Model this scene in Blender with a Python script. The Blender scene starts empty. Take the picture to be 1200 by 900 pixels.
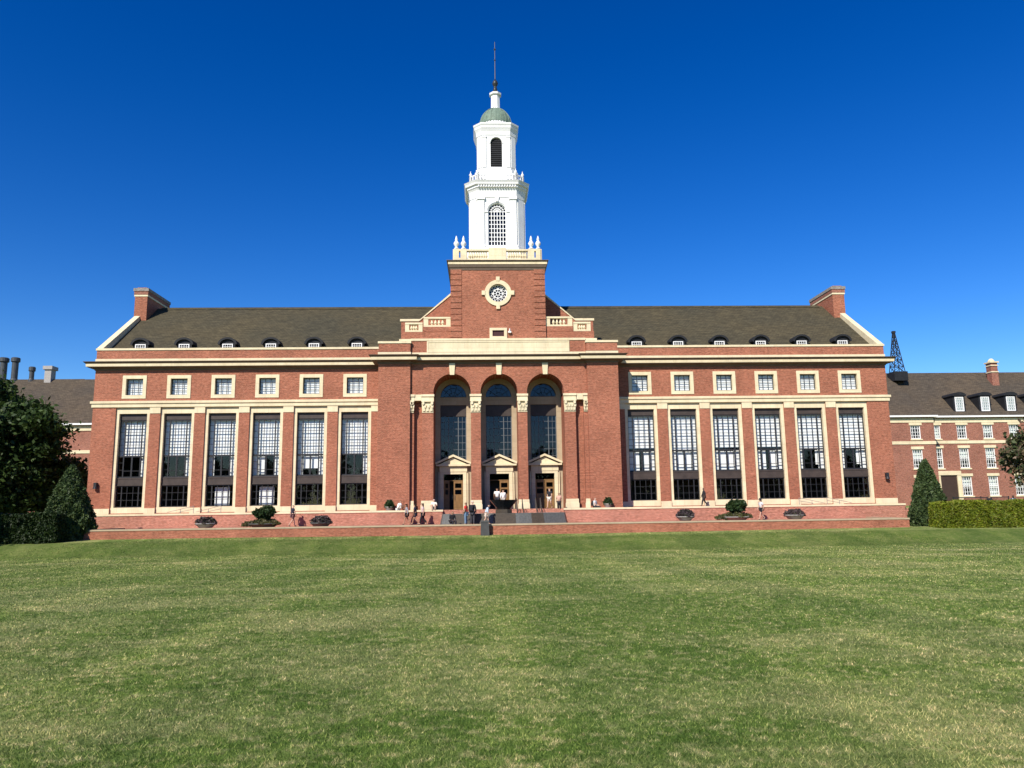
import bpy, bmesh, math, random
import numpy as np
from mathutils import Vector, Matrix
rnd = random.Random(7)
S = bpy.context.scene
COL = S.collection

# ------------------------------------------------------------------ camera, sky, sun, exposure
CAM = np.array([-1.5542, -70.0, 1.75])
yaw, pit, rol = .04, .159, .014
F = np.array([math.sin(yaw)*math.cos(pit), math.cos(yaw)*math.cos(pit), math.sin(pit)])
R = np.array([math.cos(yaw), -math.sin(yaw), 0.0]); U = np.cross(R, F)
R2 = math.cos(rol)*R - math.sin(rol)*U
U2 = math.sin(rol)*R + math.cos(rol)*U
cd = bpy.data.cameras.new('camera'); cam = bpy.data.objects.new('camera', cd); COL.objects.link(cam)
cd.lens = 27.0; cd.sensor_width = 36.0; cd.clip_start = .1; cd.clip_end = 6000
M = Matrix(((R2[0], U2[0], -F[0], CAM[0]), (R2[1], U2[1], -F[1], CAM[1]), (R2[2], U2[2], -F[2], CAM[2]), (0, 0, 0, 1)))
cam.matrix_world = M
S.camera = cam

SUN = Vector((-.57, -1.0, .92)).normalized()
ELEV = math.asin(SUN.z); ROT = math.atan2(SUN.x, SUN.y)
W = bpy.data.worlds.new('World'); S.world = W; W.use_nodes = True
nt = W.node_tree; nt.nodes.clear()
out = nt.nodes.new('ShaderNodeOutputWorld'); bg = nt.nodes.new('ShaderNodeBackground')
sky = nt.nodes.new('ShaderNodeTexSky'); sky.sky_type = 'NISHITA'; sky.sun_disc = False
sky.sun_elevation = ELEV; sky.sun_rotation = ROT % (2*math.pi)
sky.altitude = 300; sky.air_density = 1.0; sky.dust_density = .05; sky.ozone_density = 3.0
hs = nt.nodes.new('ShaderNodeHueSaturation'); hs.inputs['Hue'].default_value = .512; hs.inputs['Saturation'].default_value = 1.42; hs.inputs['Value'].default_value = .77
gm = nt.nodes.new('ShaderNodeGamma'); gm.inputs['Gamma'].default_value = 1.18
nt.links.new(sky.outputs[0], hs.inputs['Color']); nt.links.new(hs.outputs[0], gm.inputs[0]); nt.links.new(gm.outputs[0], bg.inputs['Color'])
bg.inputs['Strength'].default_value = .10
nt.links.new(bg.outputs[0], out.inputs['Surface'])
sl = bpy.data.lights.new('sun', 'SUN'); sun = bpy.data.objects.new('sun', sl); COL.objects.link(sun)
sl.energy = 4.6; sl.angle = math.radians(.5); sl.color = (1.0, .93, .82)
sun.rotation_euler = SUN.to_track_quat('Z', 'Y').to_euler()
S.view_settings.view_transform = 'Standard'; S.view_settings.look = 'None'
S.view_settings.exposure = 0.54; S.view_settings.gamma = 1.0; S.view_settings.use_curve_mapping = False
S.render.engine = 'CYCLES'
S.cycles.max_bounces = 6; S.cycles.diffuse_bounces = 3; S.cycles.glossy_bounces = 3; S.cycles.transparent_max_bounces = 10

# ------------------------------------------------------------------ materials
def newmat(name):
    m = bpy.data.materials.new(name); m.use_nodes = True
    t = m.node_tree; b = t.nodes['Principled BSDF']
    return m, t, b
def N(t, kind, **kw):
    n = t.nodes.new(kind)
    for k, v in kw.items():
        if hasattr(n, k): setattr(n, k, v)
    return n
def noise(t, vec, scale, detail=3, rough=.6):
    n = t.nodes.new('ShaderNodeTexNoise'); n.inputs['Scale'].default_value = scale
    n.inputs['Detail'].default_value = detail; n.inputs['Roughness'].default_value = rough
    if vec is not None: t.links.new(vec, n.inputs['Vector'])
    return n.outputs['Fac']
def ramp(t, fac, stops):
    r = t.nodes.new('ShaderNodeValToRGB'); t.links.new(fac, r.inputs[0])
    e = r.color_ramp.elements
    while len(e) > 1: e.remove(e[-1])
    e[0].position = stops[0][0]; e[0].color = (*stops[0][1], 1)
    for p, c in stops[1:]:
        k = e.new(p); k.color = (*c, 1)
    return r.outputs[0]
def mix(t, a, b, fac, mode='MIX'):
    m = t.nodes.new('ShaderNodeMix'); m.data_type = 'RGBA'; m.blend_type = mode
    for sock, v in ((m.inputs[6], a), (m.inputs[7], b)):
        if isinstance(v, tuple): sock.default_value = (*v, 1)
        else: t.links.new(v, sock)
    if isinstance(fac, (int, float)): m.inputs[0].default_value = fac
    else: t.links.new(fac, m.inputs[0])
    return m.outputs[2]
def pos(t):
    return t.nodes.new('ShaderNodeNewGeometry').outputs['Position']
def mapping(t, vec, scale=(1, 1, 1), rot=(0, 0, 0)):
    m = t.nodes.new('ShaderNodeMapping'); m.inputs['Scale'].default_value = scale; m.inputs['Rotation'].default_value = rot
    t.links.new(vec, m.inputs['Vector']); return m.outputs[0]
def wallvec(t):
    p = pos(t); s = t.nodes.new('ShaderNodeSeparateXYZ'); t.links.new(p, s.inputs[0])
    a = t.nodes.new('ShaderNodeMath'); a.operation = 'ADD'; t.links.new(s.outputs[0], a.inputs[0]); t.links.new(s.outputs[1], a.inputs[1])
    c = t.nodes.new('ShaderNodeCombineXYZ'); t.links.new(a.outputs[0], c.inputs[0]); t.links.new(s.outputs[2], c.inputs[1])
    return c.outputs[0]
def simple(name, col, rough=.7, var=.12, scale=3.0, metal=0.0, spec=.3, fine=40.0):
    m, t, b = newmat(name)
    p = pos(t)
    lo = tuple(c*(1-var) for c in col); hi = tuple(min(1, c*(1+var)) for c in col)
    c1 = ramp(t, noise(t, p, scale), [(.3, lo), (.7, hi)])
    c2 = ramp(t, noise(t, p, fine, 2), [(.3, (1-var,)*3), (.7, (1.0,)*3)])
    t.links.new(mix(t, c1, c2, .6, 'MULTIPLY'), b.inputs['Base Color'])
    b.inputs['Roughness'].default_value = rough; b.inputs['Metallic'].default_value = metal
    b.inputs['Specular IOR Level'].default_value = spec
    return m
def brick(name, c1, c2, mortar, var=.22):
    m, t, b = newmat(name)
    v = wallvec(t); p = pos(t)
    bt = t.nodes.new('ShaderNodeTexBrick'); t.links.new(v, bt.inputs['Vector'])
    bt.inputs['Scale'].default_value = 1.0; bt.inputs['Brick Width'].default_value = .215; bt.inputs['Row Height'].default_value = .075
    bt.inputs['Mortar Size'].default_value = .007; bt.inputs['Bias'].default_value = -.2
    bt.inputs['Color1'].default_value = (*c1, 1); bt.inputs['Color2'].default_value = (*c2, 1); bt.inputs['Mortar'].default_value = (*mortar, 1)
    big = ramp(t, noise(t, p, .35, 4), [(.3, (1-var,)*3), (.7, (1+var*.4,)*3)])
    row = ramp(t, noise(t, mapping(t, v, (1.1, 8.5, 1)), 1.0, 4, .8), [(.32, (.66, .64, .62)), (.5, (1, 1, 1)), (.70, (1.25, 1.28, 1.32))])
    speck = ramp(t, noise(t, mapping(t, v, (4.3, 8.5, 1)), 1.0, 3, .8), [(.32, (.62, .60, .58)), (.5, (1, 1, 1)), (.68, (1.36, 1.36, 1.36))])
    c = mix(t, bt.outputs['Color'], big, 1.0, 'MULTIPLY'); c = mix(t, c, row, .8, 'MULTIPLY'); c = mix(t, c, speck, 1.0, 'MULTIPLY')
    t.links.new(c, b.inputs['Base Color']); b.inputs['Roughness'].default_value = .85; b.inputs['Specular IOR Level'].default_value = .2
    bp = t.nodes.new('ShaderNodeBump'); bp.inputs['Strength'].default_value = .25; bp.inputs['Distance'].default_value = .01
    t.links.new(bt.outputs['Fac'], bp.inputs['Height']); bp.invert = True; t.links.new(bp.outputs[0], b.inputs['Normal'])
    return m
def stone(name, col, joint=.0):
    m, t, b = newmat(name); p = pos(t); v = wallvec(t)
    c1 = ramp(t, noise(t, p, .9, 4), [(.3, tuple(x*.86 for x in col)), (.7, tuple(x*1.06 for x in col))])
    st = ramp(t, noise(t, mapping(t, v, (3.0, .35, 1)), 1.0, 4, .7), [(.28, (.86, .84, .80)), (.5, (1, 1, 1))])
    c = mix(t, c1, st, .75, 'MULTIPLY')
    bt = t.nodes.new('ShaderNodeTexBrick'); t.links.new(v, bt.inputs['Vector'])
    bt.inputs['Scale'].default_value = 1.0; bt.inputs['Brick Width'].default_value = 1.3; bt.inputs['Row Height'].default_value = .55; bt.inputs['Mortar Size'].default_value = .008
    bt.inputs['Color1'].default_value = (1, 1, 1, 1); bt.inputs['Color2'].default_value = (.92, .91, .88, 1); bt.inputs['Mortar'].default_value = (.62, .58, .52, 1)
    c = mix(t, c, bt.outputs[0], .8, 'MULTIPLY')
    t.links.new(c, b.inputs['Base Color']); b.inputs['Roughness'].default_value = .8; b.inputs['Specular IOR Level'].default_value = .2
    return m
def shingle(name, c):
    m, t, b = newmat(name); p = pos(t)
    s = t.nodes.new('ShaderNodeSeparateXYZ'); t.links.new(p, s.inputs[0])
    cm = t.nodes.new('ShaderNodeCombineXYZ'); t.links.new(s.outputs[0], cm.inputs[0]); t.links.new(s.outputs[2], cm.inputs[1])
    bt = t.nodes.new('ShaderNodeTexBrick'); t.links.new(cm.outputs[0], bt.inputs['Vector'])
    bt.inputs['Scale'].default_value = 1.0; bt.inputs['Brick Width'].default_value = .32; bt.inputs['Row Height'].default_value = .16; bt.inputs['Mortar Size'].default_value = .012
    bt.inputs['Color1'].default_value = (*c, 1); bt.inputs['Color2'].default_value = (c[0]*.72, c[1]*.72, c[2]*.75, 1); bt.inputs['Mortar'].default_value = (c[0]*.45, c[1]*.45, c[2]*.45, 1)
    row = ramp(t, noise(t, mapping(t, cm.outputs[0], (.8, 6.5, 1)), 1.0, 5, .8), [(.3, (.55, .56, .56)), (.5, (1, 1, 1)), (.7, (1.55, 1.5, 1.4))])
    big = ramp(t, noise(t, p, .14, 3), [(.35, (.85, .88, .9)), (.65, (1.1, 1.05, .95))])
    cc = mix(t, bt.outputs[0], row, .9, 'MULTIPLY'); cc = mix(t, cc, big, 1.0, 'MULTIPLY')
    t.links.new(cc, b.inputs['Base Color']); b.inputs['Roughness'].default_value = .9; b.inputs['Specular IOR Level'].default_value = .15
    return m
def glassmat(name, tint=(.75, .8, .82), rough=.02):
    m, t, b = newmat(name); t.nodes.remove(b)
    o = t.nodes['Material Output']; tr = t.nodes.new('ShaderNodeBsdfTransparent'); tr.inputs[0].default_value = (*tint, 1)
    gl = t.nodes.new('ShaderNodeBsdfGlossy'); gl.inputs['Roughness'].default_value = rough
    lw = t.nodes.new('ShaderNodeLayerWeight'); lw.inputs['Blend'].default_value = .5
    pw = t.nodes.new('ShaderNodeMath'); pw.operation = 'POWER'; t.links.new(lw.outputs['Facing'], pw.inputs[0]); pw.inputs[1].default_value = 5.0
    fr = t.nodes.new('ShaderNodeMath'); fr.operation = 'MULTIPLY_ADD'; t.links.new(pw.outputs[0], fr.inputs[0]); fr.inputs[1].default_value = .94; fr.inputs[2].default_value = .04
    ms = t.nodes.new('ShaderNodeMixShader'); t.links.new(fr.outputs[0], ms.inputs[0]); t.links.new(tr.outputs[0], ms.inputs[1]); t.links.new(gl.outputs[0], ms.inputs[2])
    t.links.new(ms.outputs[0], o.inputs['Surface'])
    return m
def leafmat(name, cols, rough=.55, trans=.25, patch=.6):
    m, t, b = newmat(name); g = t.nodes.new('ShaderNodeNewGeometry')
    n = len(cols)
    c = ramp(t, g.outputs['Random Per Island'], [(i/max(1, n-1), cc) for i, cc in enumerate(cols)])
    pt = ramp(t, noise(t, g.outputs['Position'], patch, 2), [(.35, (.78, .8, .8)), (.65, (1.15, 1.12, 1.0))])
    c = mix(t, c, pt, 1.0, 'MULTIPLY')
    t.links.new(c, b.inputs['Base Color']); b.inputs['Roughness'].default_value = rough; b.inputs['Specular IOR Level'].default_value = .25
    tl = t.nodes.new('ShaderNodeBsdfTranslucent'); t.links.new(c, tl.inputs[0])
    ms = t.nodes.new('ShaderNodeMixShader'); ms.inputs[0].default_value = trans
    t.links.new(b.outputs[0], ms.inputs[1]); t.links.new(tl.outputs[0], ms.inputs[2]); t.links.new(ms.outputs[0], t.nodes['Material Output'].inputs['Surface'])
    return m
def band(t, sock, a, b, soft):      # 1 between a and b along a coordinate, soft edges
    r = []
    for lo, hi in ((a-soft, a+soft), (b+soft, b-soft)):
        m = t.nodes.new('ShaderNodeMapRange'); m.interpolation_type = 'SMOOTHSTEP'
        m.inputs['From Min'].default_value = lo; m.inputs['From Max'].default_value = hi
        t.links.new(sock, m.inputs['Value']); r.append(m.outputs[0])
    q = t.nodes.new('ShaderNodeMath'); q.operation = 'MULTIPLY'; t.links.new(r[0], q.inputs[0]); t.links.new(r[1], q.inputs[1])
    return q.outputs[0]
def lawncolor(t):
    p = pos(t)
    s = t.nodes.new('ShaderNodeSeparateXYZ'); t.links.new(p, s.inputs[0])
    g = ramp(t, noise(t, p, 1.3, 5, .7), [(.3, (.078, .140, .024)), (.5, (.128, .198, .040)), (.72, (.20, .262, .070))])
    straw = (.52, .46, .24)
    f1 = ramp(t, noise(t, mapping(t, p, (.22, .30, 1)), 1.0, 5, .75), [(.46, (0,)*3), (.75, (.60,)*3)])
    f2 = ramp(t, noise(t, p, 5.5, 4, .75), [(.50, (0,)*3), (.68, (.80,)*3)])
    c = mix(t, g, straw, f1); c = mix(t, c, straw, f2)
    # worn strip of dry turf across the lawn; bank turf coloured darker to carry its shade
    wob = t.nodes.new('ShaderNodeMath'); wob.operation = 'MULTIPLY_ADD'; t.links.new(noise(t, p, .25, 3), wob.inputs[0]); wob.inputs[1].default_value = 5.0; t.links.new(s.outputs[1], wob.inputs[2])
    dry = band(t, wob.outputs[0], -24.5, -22.0, 1.2)
    dm = t.nodes.new('ShaderNodeMath'); dm.operation = 'MULTIPLY'; t.links.new(dry, dm.inputs[0]); t.links.new(ramp(t, noise(t, p, .3, 4, .7), [(.42, (0,)*3), (.65, (.5,)*3)]), dm.inputs[1])
    c = mix(t, c, straw, dm.outputs[0])
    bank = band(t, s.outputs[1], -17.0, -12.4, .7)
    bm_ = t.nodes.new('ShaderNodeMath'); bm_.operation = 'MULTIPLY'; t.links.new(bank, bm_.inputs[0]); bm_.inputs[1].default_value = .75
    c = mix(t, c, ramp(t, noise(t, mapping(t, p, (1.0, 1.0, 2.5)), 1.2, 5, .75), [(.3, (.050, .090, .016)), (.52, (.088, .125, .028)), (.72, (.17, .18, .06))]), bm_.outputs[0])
    mow = ramp(t, noise(t, mapping(t, p, (.55, .02, 1)), 1.0, 2, .5), [(.40, (.80, .85, .80)), (.60, (1.14, 1.11, 1.09))])
    big = ramp(t, noise(t, p, .06, 3), [(.35, (.92, .95, .92)), (.65, (1.08, 1.05, 1.06))])
    c = mix(t, c, mow, .9, 'MULTIPLY'); c = mix(t, c, big, 1.0, 'MULTIPLY')
    return c
def lawnmat():
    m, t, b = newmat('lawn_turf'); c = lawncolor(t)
    fine = ramp(t, noise(t, pos(t), 34, 3, .8), [(.3, (.45, .48, .4)), (.7, (1.35, 1.35, 1.3))])
    c = mix(t, c, fine, .8, 'MULTIPLY')
    t.links.new(c, b.inputs['Base Color']); b.inputs['Roughness'].default_value = .95; b.inputs['Specular IOR Level'].default_value = .1
    bp = t.nodes.new('ShaderNodeBump'); bp.inputs['Strength'].default_value = .9; bp.inputs['Distance'].default_value = .06
    t.links.new(noise(t, pos(t), 9, 5, .8), bp.inputs['Height']); t.links.new(bp.outputs[0], b.inputs['Normal'])
    return m
def blademat():
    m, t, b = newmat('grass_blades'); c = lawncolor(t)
    g = t.nodes.new('ShaderNodeNewGeometry')
    v = ramp(t, g.outputs['Random Per Island'], [(0, (.35, .45, .3)), (.35, (.82, .9, .78)), (.78, (1.05, 1.05, 1.0)), (.84, (2.1, 1.75, 1.9)), (1, (3.0, 2.4, 2.9))])
    c = mix(t, c, v, 1.0, 'MULTIPLY')
    t.links.new(c, b.inputs['Base Color']); b.inputs['Roughness'].default_value = .7; b.inputs['Specular IOR Level'].default_value = .2
    tl = t.nodes.new('ShaderNodeBsdfTranslucent'); t.links.new(c, tl.inputs[0])
    ms = t.nodes.new('ShaderNodeMixShader'); ms.inputs[0].default_value = .35
    t.links.new(b.outputs[0], ms.inputs[1]); t.links.new(tl.outputs[0], ms.inputs[2]); t.links.new(ms.outputs[0], t.nodes['Material Output'].inputs['Surface'])
    return m

BRICK = brick('red_brick', (.335, .096, .052), (.245, .069, .038), (.40, .26, .175))
BRICK_T = brick('terrace_brick', (.40, .128, .082), (.30, .09, .058), (.54, .40, .30))
BRICK_F = brick('wing_brick', (.29, .095, .06), (.215, .07, .047), (.36, .26, .2))
CREAM = stone('cream_limestone', (.72, .62, .42))
CREAM_D = stone('darkened_limestone', (.43, .345, .235))  # cream stone darkened to put the niche shade into its colour
WHITE = simple('white_paint', (.745, .745, .735), .5, .06, 1.2)
BRONZE = simple('dark_bronze', (.055, .042, .036), .5, .2, 2.0)
STEEL = simple('dark_steel', (.022, .023, .027), .5, .15, 3.0)
BLIND = simple('white_blind', (.80, .80, .80), .9, .03, 1.0)
ROOF = shingle('brown_shingle', (.080, .070, .0445))
ROOF_F = shingle('wing_shingle', (.100, .080, .060))
DORMER = simple('black_metal', (.020, .021, .024), .6, .2, 2.0, spec=.15)
COPPER = simple('green_copper', (.155, .215, .165), .65, .22, 3.0)
LEAD = simple('grey_metal', (.055, .06, .065), .5, .2, 3.0)
GLASS = glassmat('window_glass', (.95, .97, .97))
GLASS_D = glassmat('dark_glass', (.25, .32, .42))
INTER = simple('interior_dark', (.06, .055, .05), .9)
FLOOR = simple('interior_floor', (.10, .08, .06), .9)
WOOD = simple('oak_door', (.22, .12, .045), .45, .2, 4.0)
GRAN = simple('grey_granite', (.105, .11, .105), .5, .25, 9.0, spec=.35)
GRAN_B = simple('brown_granite', (.060, .046, .030), .5, .3, 9.0, spec=.35)
GRAN_K = simple('black_granite', (.016, .016, .017), .25, .2, 9.0, spec=.5)
CONC = simple('planter_concrete', (.34, .32, .30), .8, .15, 5.0)
WATER = simple('fountain_water', (.02, .035, .04), .05, .1, 2.0, spec=.5)
BARK = simple('tree_bark', (.09, .065, .045), .9, .25, 6.0)
LEAF_TREE = leafmat('broad_leaf', [(.018, .038, .010), (.036, .068, .016), (.062, .10, .026)])
LEAF_R = leafmat('autumn_leaf', [(.04, .065, .025), (.075, .095, .038), (.14, .11, .065), (.22, .16, .115)])
LEAF_YEW = leafmat('yew_needles', [(.026, .048, .017), (.048, .080, .027), (.085, .118, .042)], trans=.15, patch=1.5)
LEAF_HEDGE = leafmat('hedge_leaf', [(.075, .115, .010), (.145, .19, .014), (.21, .245, .02), (.15, .125, .025)], trans=.22, patch=.9)
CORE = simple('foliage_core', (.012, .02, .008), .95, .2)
LEAF_SHADEHEDGE = leafmat('shaded_hedge_leaf', [(.010, .024, .006), (.018, .036, .008), (.026, .046, .010)], trans=.12)  # leaf colour darkened to deepen the shade on the left hedge
LEAF_POT = leafmat('purple_potted_leaf', [(.045, .05, .032), (.08, .055, .065), (.10, .065, .085), (.06, .07, .035)], trans=.15)
LEAF_SHRUB = leafmat('potted_shrub_leaf', [(.015, .035, .012), (.028, .055, .018), (.045, .07, .022)], trans=.15)
LEAF_TRAIL = leafmat('trailing_leaf', [(.06, .075, .02), (.10, .10, .035), (.10, .07, .05)], trans=.2)

# ------------------------------------------------------------------ mesh helpers
ZMAP = None
class MB:
    def __init__(s): s.v = []; s.f = []; s.g = []
    def add(s, vs, fs):
        s.g.append((len(s.v), len(s.f))); o = len(s.v); s.v += [tuple(map(float, q)) for q in vs]; s.f += [tuple(i+o for i in f) for f in fs]; return s
    def box(s, x0, x1, y0, y1, z0, z1):
        vs = [(x0, y0, z0), (x1, y0, z0), (x1, y1, z0), (x0, y1, z0), (x0, y0, z1), (x1, y0, z1), (x1, y1, z1), (x0, y1, z1)]
        return s.add(vs, [(3, 2, 1, 0), (4, 5, 6, 7), (0, 1, 5, 4), (1, 2, 6, 5), (2, 3, 7, 6), (3, 0, 4, 7)])
    def prism(s, pts, y0, y1):      # polygon in XZ (counter-clockwise seen from -Y), extruded along Y
        n = len(pts); vs = [(x, y0, z) for x, z in pts] + [(x, y1, z) for x, z in pts]
        fs = [tuple(range(n)), tuple(range(2*n-1, n-1, -1))] + [(i, i+n, (i+1) % n+n, (i+1) % n) for i in range(n)]
        return s.add(vs, fs)
    def prismx(s, pts, x0, x1):     # polygon in YZ extruded along X
        n = len(pts); vs = [(x0, y, z) for y, z in pts] + [(x1, y, z) for y, z in pts]
        fs = [tuple(range(n)), tuple(range(2*n-1, n-1, -1))] + [(i, i+n, (i+1) % n+n, (i+1) % n) for i in range(n)]
        return s.add(vs, fs)
    def prismz(s, pts, z0, z1, top=None):
        n = len(pts); tp = top or pts; vs = [(x, y, z0) for x, y in pts] + [(x, y, z1) for x, y in tp]
        fs = [tuple(range(n-1, -1, -1)), tuple(range(n, 2*n))] + [(i, (i+1) % n, (i+1) % n+n, i+n) for i in range(n)]
        return s.add(vs, fs)
    def tube(s, p, q, r0, r1=None, n=8, caps=True):
        r1 = r0 if r1 is None else r1
        p = Vector(p); q = Vector(q); d = (q-p)
        if d.length < 1e-6: return s
        d.normalize(); a = d.orthogonal().normalized(); b = d.cross(a)
        vs = []
        for c, r in ((p, r0), (q, r1)):
            for i in range(n):
                t = 2*math.pi*i/n; vs.append(c + a*math.cos(t)*r + b*math.sin(t)*r)
        fs = [(i, (i+1) % n, (i+1) % n+n, i+n) for i in range(n)]
        if caps: fs += [tuple(range(n-1, -1, -1)), tuple(range(n, 2*n))]
        return s.add(vs, fs)
    def lathe(s, prof, c=(0, 0), n=16, ph=0.0):
        m = len(prof); vs = []
        for r, z in prof:
            for i in range(n):
                t = 2*math.pi*i/n+ph; vs.append((c[0]+r*math.cos(t), c[1]+r*math.sin(t), z))
        fs = [(j*n+i, j*n+(i+1) % n, (j+1)*n+(i+1) % n, (j+1)*n+i) for j in range(m-1) for i in range(n)]
        fs += [tuple(range(n-1, -1, -1)), tuple(range((m-1)*n, m*n))]
        return s.add(vs, fs)
    def sweep(s, path, prof, closed=False):
        n = len(path); P = [Vector(p) for p in path]; offs = []
        for i in range(n):
            ns = []
            for a, b in ((i-1, i), (i, i+1)):
                if not closed and (a < 0 or b >= n): continue
                d = (P[b % n]-P[a % n]).normalized(); ns.append(Vector((d.y, -d.x)))
            if len(ns) == 1: offs.append(ns[0])
            else: offs.append((ns[0]+ns[1])/(1+ns[0].dot(ns[1])))
        m = len(prof); vs = [(P[i].x+offs[i].x*o, P[i].y+offs[i].y*o, z) for i in range(n) for o, z in prof]
        fs = []
        for i in range(n if closed else n-1):
            k = (i+1) % n
            for j in range(m):
                l = (j+1) % m
                fs.append((i*m+j, i*m+l, k*m+l, k*m+j))
        if not closed: fs += [tuple(range(m)), tuple(range(n*m-1, (n-1)*m-1, -1))]
        return s.add(vs, fs)
    def build_each(s, name, mat, parent=None):      # every added piece becomes an object of its own
        out = []
        ends = s.g[1:]+[(len(s.v), len(s.f))]
        for (v0, f0), (v1, f1) in zip(s.g, ends):
            m = MB(); m.v = s.v[v0:v1]; m.f = [tuple(i-v0 for i in f) for f in s.f[f0:f1]]; out.append(m.build(name, mat, parent))
        return out
    def build(s, name, mat, parent=None, smooth=False, loc=None, fixn=True):
        if ZMAP:
            z_ = np.interp([q[2] for q in s.v], ZMAP[0], ZMAP[1]); s.v = [(q[0], q[1], float(z)) for q, z in zip(s.v, z_)]
        me = bpy.data.meshes.new(name); me.from_pydata(s.v, [], s.f)
        if fixn and len(s.f) < 20000:
            bm = bmesh.new(); bm.from_mesh(me); bmesh.ops.recalc_face_normals(bm, faces=bm.faces); bm.to_mesh(me); bm.free()
        me.materials.append(mat)
        o = bpy.data.objects.new(name, me); COL.objects.link(o)
        if parent is not None: o.parent = parent
        if loc is not None: o.location = loc
        if smooth:
            me.polygons.foreach_set('use_smooth', [True]*len(me.polygons))
        return o
def empty(name, label, cat, loc=(0, 0, 0), rz=0.0, group=None):
    o = bpy.data.objects.new(name, None); COL.objects.link(o); o.location = loc; o.rotation_euler = (0, 0, rz)
    o['label'] = label; o['category'] = cat
    if group: o['group'] = group
    return o
def tag(o, label, cat, group=None):
    o['label'] = label; o['category'] = cat
    if group: o['group'] = group
    return o
def node(name, parent, loc=(0, 0, 0)):
    o = bpy.data.objects.new(name, None); COL.objects.link(o); o.parent = parent; o.location = loc; return o
def dup(o, parent, loc=None):
    c = o.copy(); COL.objects.link(c); c.parent = parent
    if loc is not None: c.location = loc
    for ch in list(o.children): dup(ch, c)
    return c
def dupthing(o, loc, rz=0, label=None):
    c = dup(o, None, loc); c.rotation_euler = (0, 0, rz)
    if label: c['label'] = label
    return c
def wallpanel(mb, x0, x1, z0, z1, y0, y1, holes):     # rectangular wall in XZ with rectangular holes (y0 = outer face)
    xs = sorted({x0, x1} | {h[0] for h in holes} | {h[1] for h in holes}); zs = sorted({z0, z1} | {h[2] for h in holes} | {h[3] for h in holes})
    def solid(i, j):
        if i < 0 or j < 0 or i >= len(xs)-1 or j >= len(zs)-1: return False
        cx = (xs[i]+xs[i+1])/2; cz = (zs[j]+zs[j+1])/2
        return not any(h[0] < cx < h[1] and h[2] < cz < h[3] for h in holes)
    for i in range(len(xs)-1):
        for j in range(len(zs)-1):
            if not solid(i, j): continue
            a, b, c, d = xs[i], xs[i+1], zs[j], zs[j+1]
            mb.add([(a, y0, c), (b, y0, c), (b, y0, d), (a, y0, d)], [(0, 1, 2, 3)])
            mb.add([(a, y1, c), (b, y1, c), (b, y1, d), (a, y1, d)], [(3, 2, 1, 0)])
            if not solid(i-1, j): mb.add([(a, y0, c), (a, y1, c), (a, y1, d), (a, y0, d)], [(3, 2, 1, 0)])
            if not solid(i+1, j): mb.add([(b, y0, c), (b, y1, c), (b, y1, d), (b, y0, d)], [(0, 1, 2, 3)])
            if not solid(i, j-1): mb.add([(a, y0, c), (b, y0, c), (b, y1, c), (a, y1, c)], [(3, 2, 1, 0)])
            if not solid(i, j+1): mb.add([(a, y0, d), (b, y0, d), (b, y1, d), (a, y1, d)], [(0, 1, 2, 3)])
def frame_rect(mb, x0, x1, z0, z1, w, y0, y1, wb=None, wt=None):
    wb = w if wb is None else wb; wt = w if wt is None else wt
    mb.box(x0, x0+w, y0, y1, z0+wb, z1-wt); mb.box(x1-w, x1, y0, y1, z0+wb, z1-wt)
    mb.box(x0, x1, y0, y1, z0, z0+wb); mb.box(x0, x1, y0, y1, z1-wt, z1)
def archpts(cx, zs, r, n=24, rz=None):   # from right spring over the top to the left spring
    rz = r if rz is None else rz
    return [(cx+r*math.cos(math.pi*i/n), zs+rz*math.sin(math.pi*i/n)) for i in range(n+1)]
def archwall(mb, x0, x1, z0, z1, y0, y1, cx, zs, r, zbot=None):   # wall piece x0..x1 with an arched opening down to z0
    L = cx-r; Rr = cx+r; zb = z0 if zbot is None else zbot
    if x0 < L: mb.box(x0, L, y0, y1, z0, z1)
    if Rr < x1: mb.box(Rr, x1, y0, y1, z0, z1)
    if zb > z0: mb.box(L, Rr, y0, y1, z0, zb)
    a = archpts(cx, zs, r)
    n = len(a)
    vs = [(x, y0, z) for x, z in a]+[(x, y0, z1) for x, z in a]+[(x, y1, z) for x, z in a]+[(x, y1, z1) for x, z in a]
    fs = []
    for i in range(n-1):
        fs += [(i, i+1, n+i+1, n+i), (2*n+i, 3*n+i, 3*n+i+1, 2*n+i+1), (i, 2*n+i, 2*n+i+1, i+1), (n+i, n+i+1, 3*n+i+1, 3*n+i)]
    mb.add(vs, fs)
def archring(mb, cx, zs, r0, r1, y0, y1, n=24, full=False):
    k = 2*n if full else n
    seg = k if full else k+1
    vs = []
    for i in range(seg):
        t = math.pi*i/n
        for r in (r0, r1):
            for y in (y0, y1): vs.append((cx+r*math.cos(t), y, zs+r*math.sin(t)))
    fs = []
    for i in range(k):
        a = 4*i; b = 4*((i+1) % seg)
        fs += [(a, a+2, b+2, b), (a+1, b+1, b+3, a+3), (a, b, b+1, a+1), (a+2, a+3, b+3, b+2)]
    mb.add(vs, fs)
def quadmesh(name, V, mat, parent=None, k=4):     # V: (n, k, 3) separate polygons
    n = V.shape[0]; me = bpy.data.meshes.new(name)
    me.vertices.add(n*k); me.vertices.foreach_set('co', V.reshape(-1).astype(np.float32))
    me.loops.add(n*k); me.loops.foreach_set('vertex_index', np.arange(n*k, dtype=np.int32))
    me.polygons.add(n); me.polygons.foreach_set('loop_start', np.arange(0, n*k, k, dtype=np.int32))
    me.polygons.foreach_set('loop_total', np.full(n, k, dtype=np.int32))
    me.update(calc_edges=True); me.materials.append(mat)
    o = bpy.data.objects.new(name, me); COL.objects.link(o)
    if parent is not None: o.parent = parent
    return o
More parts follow.
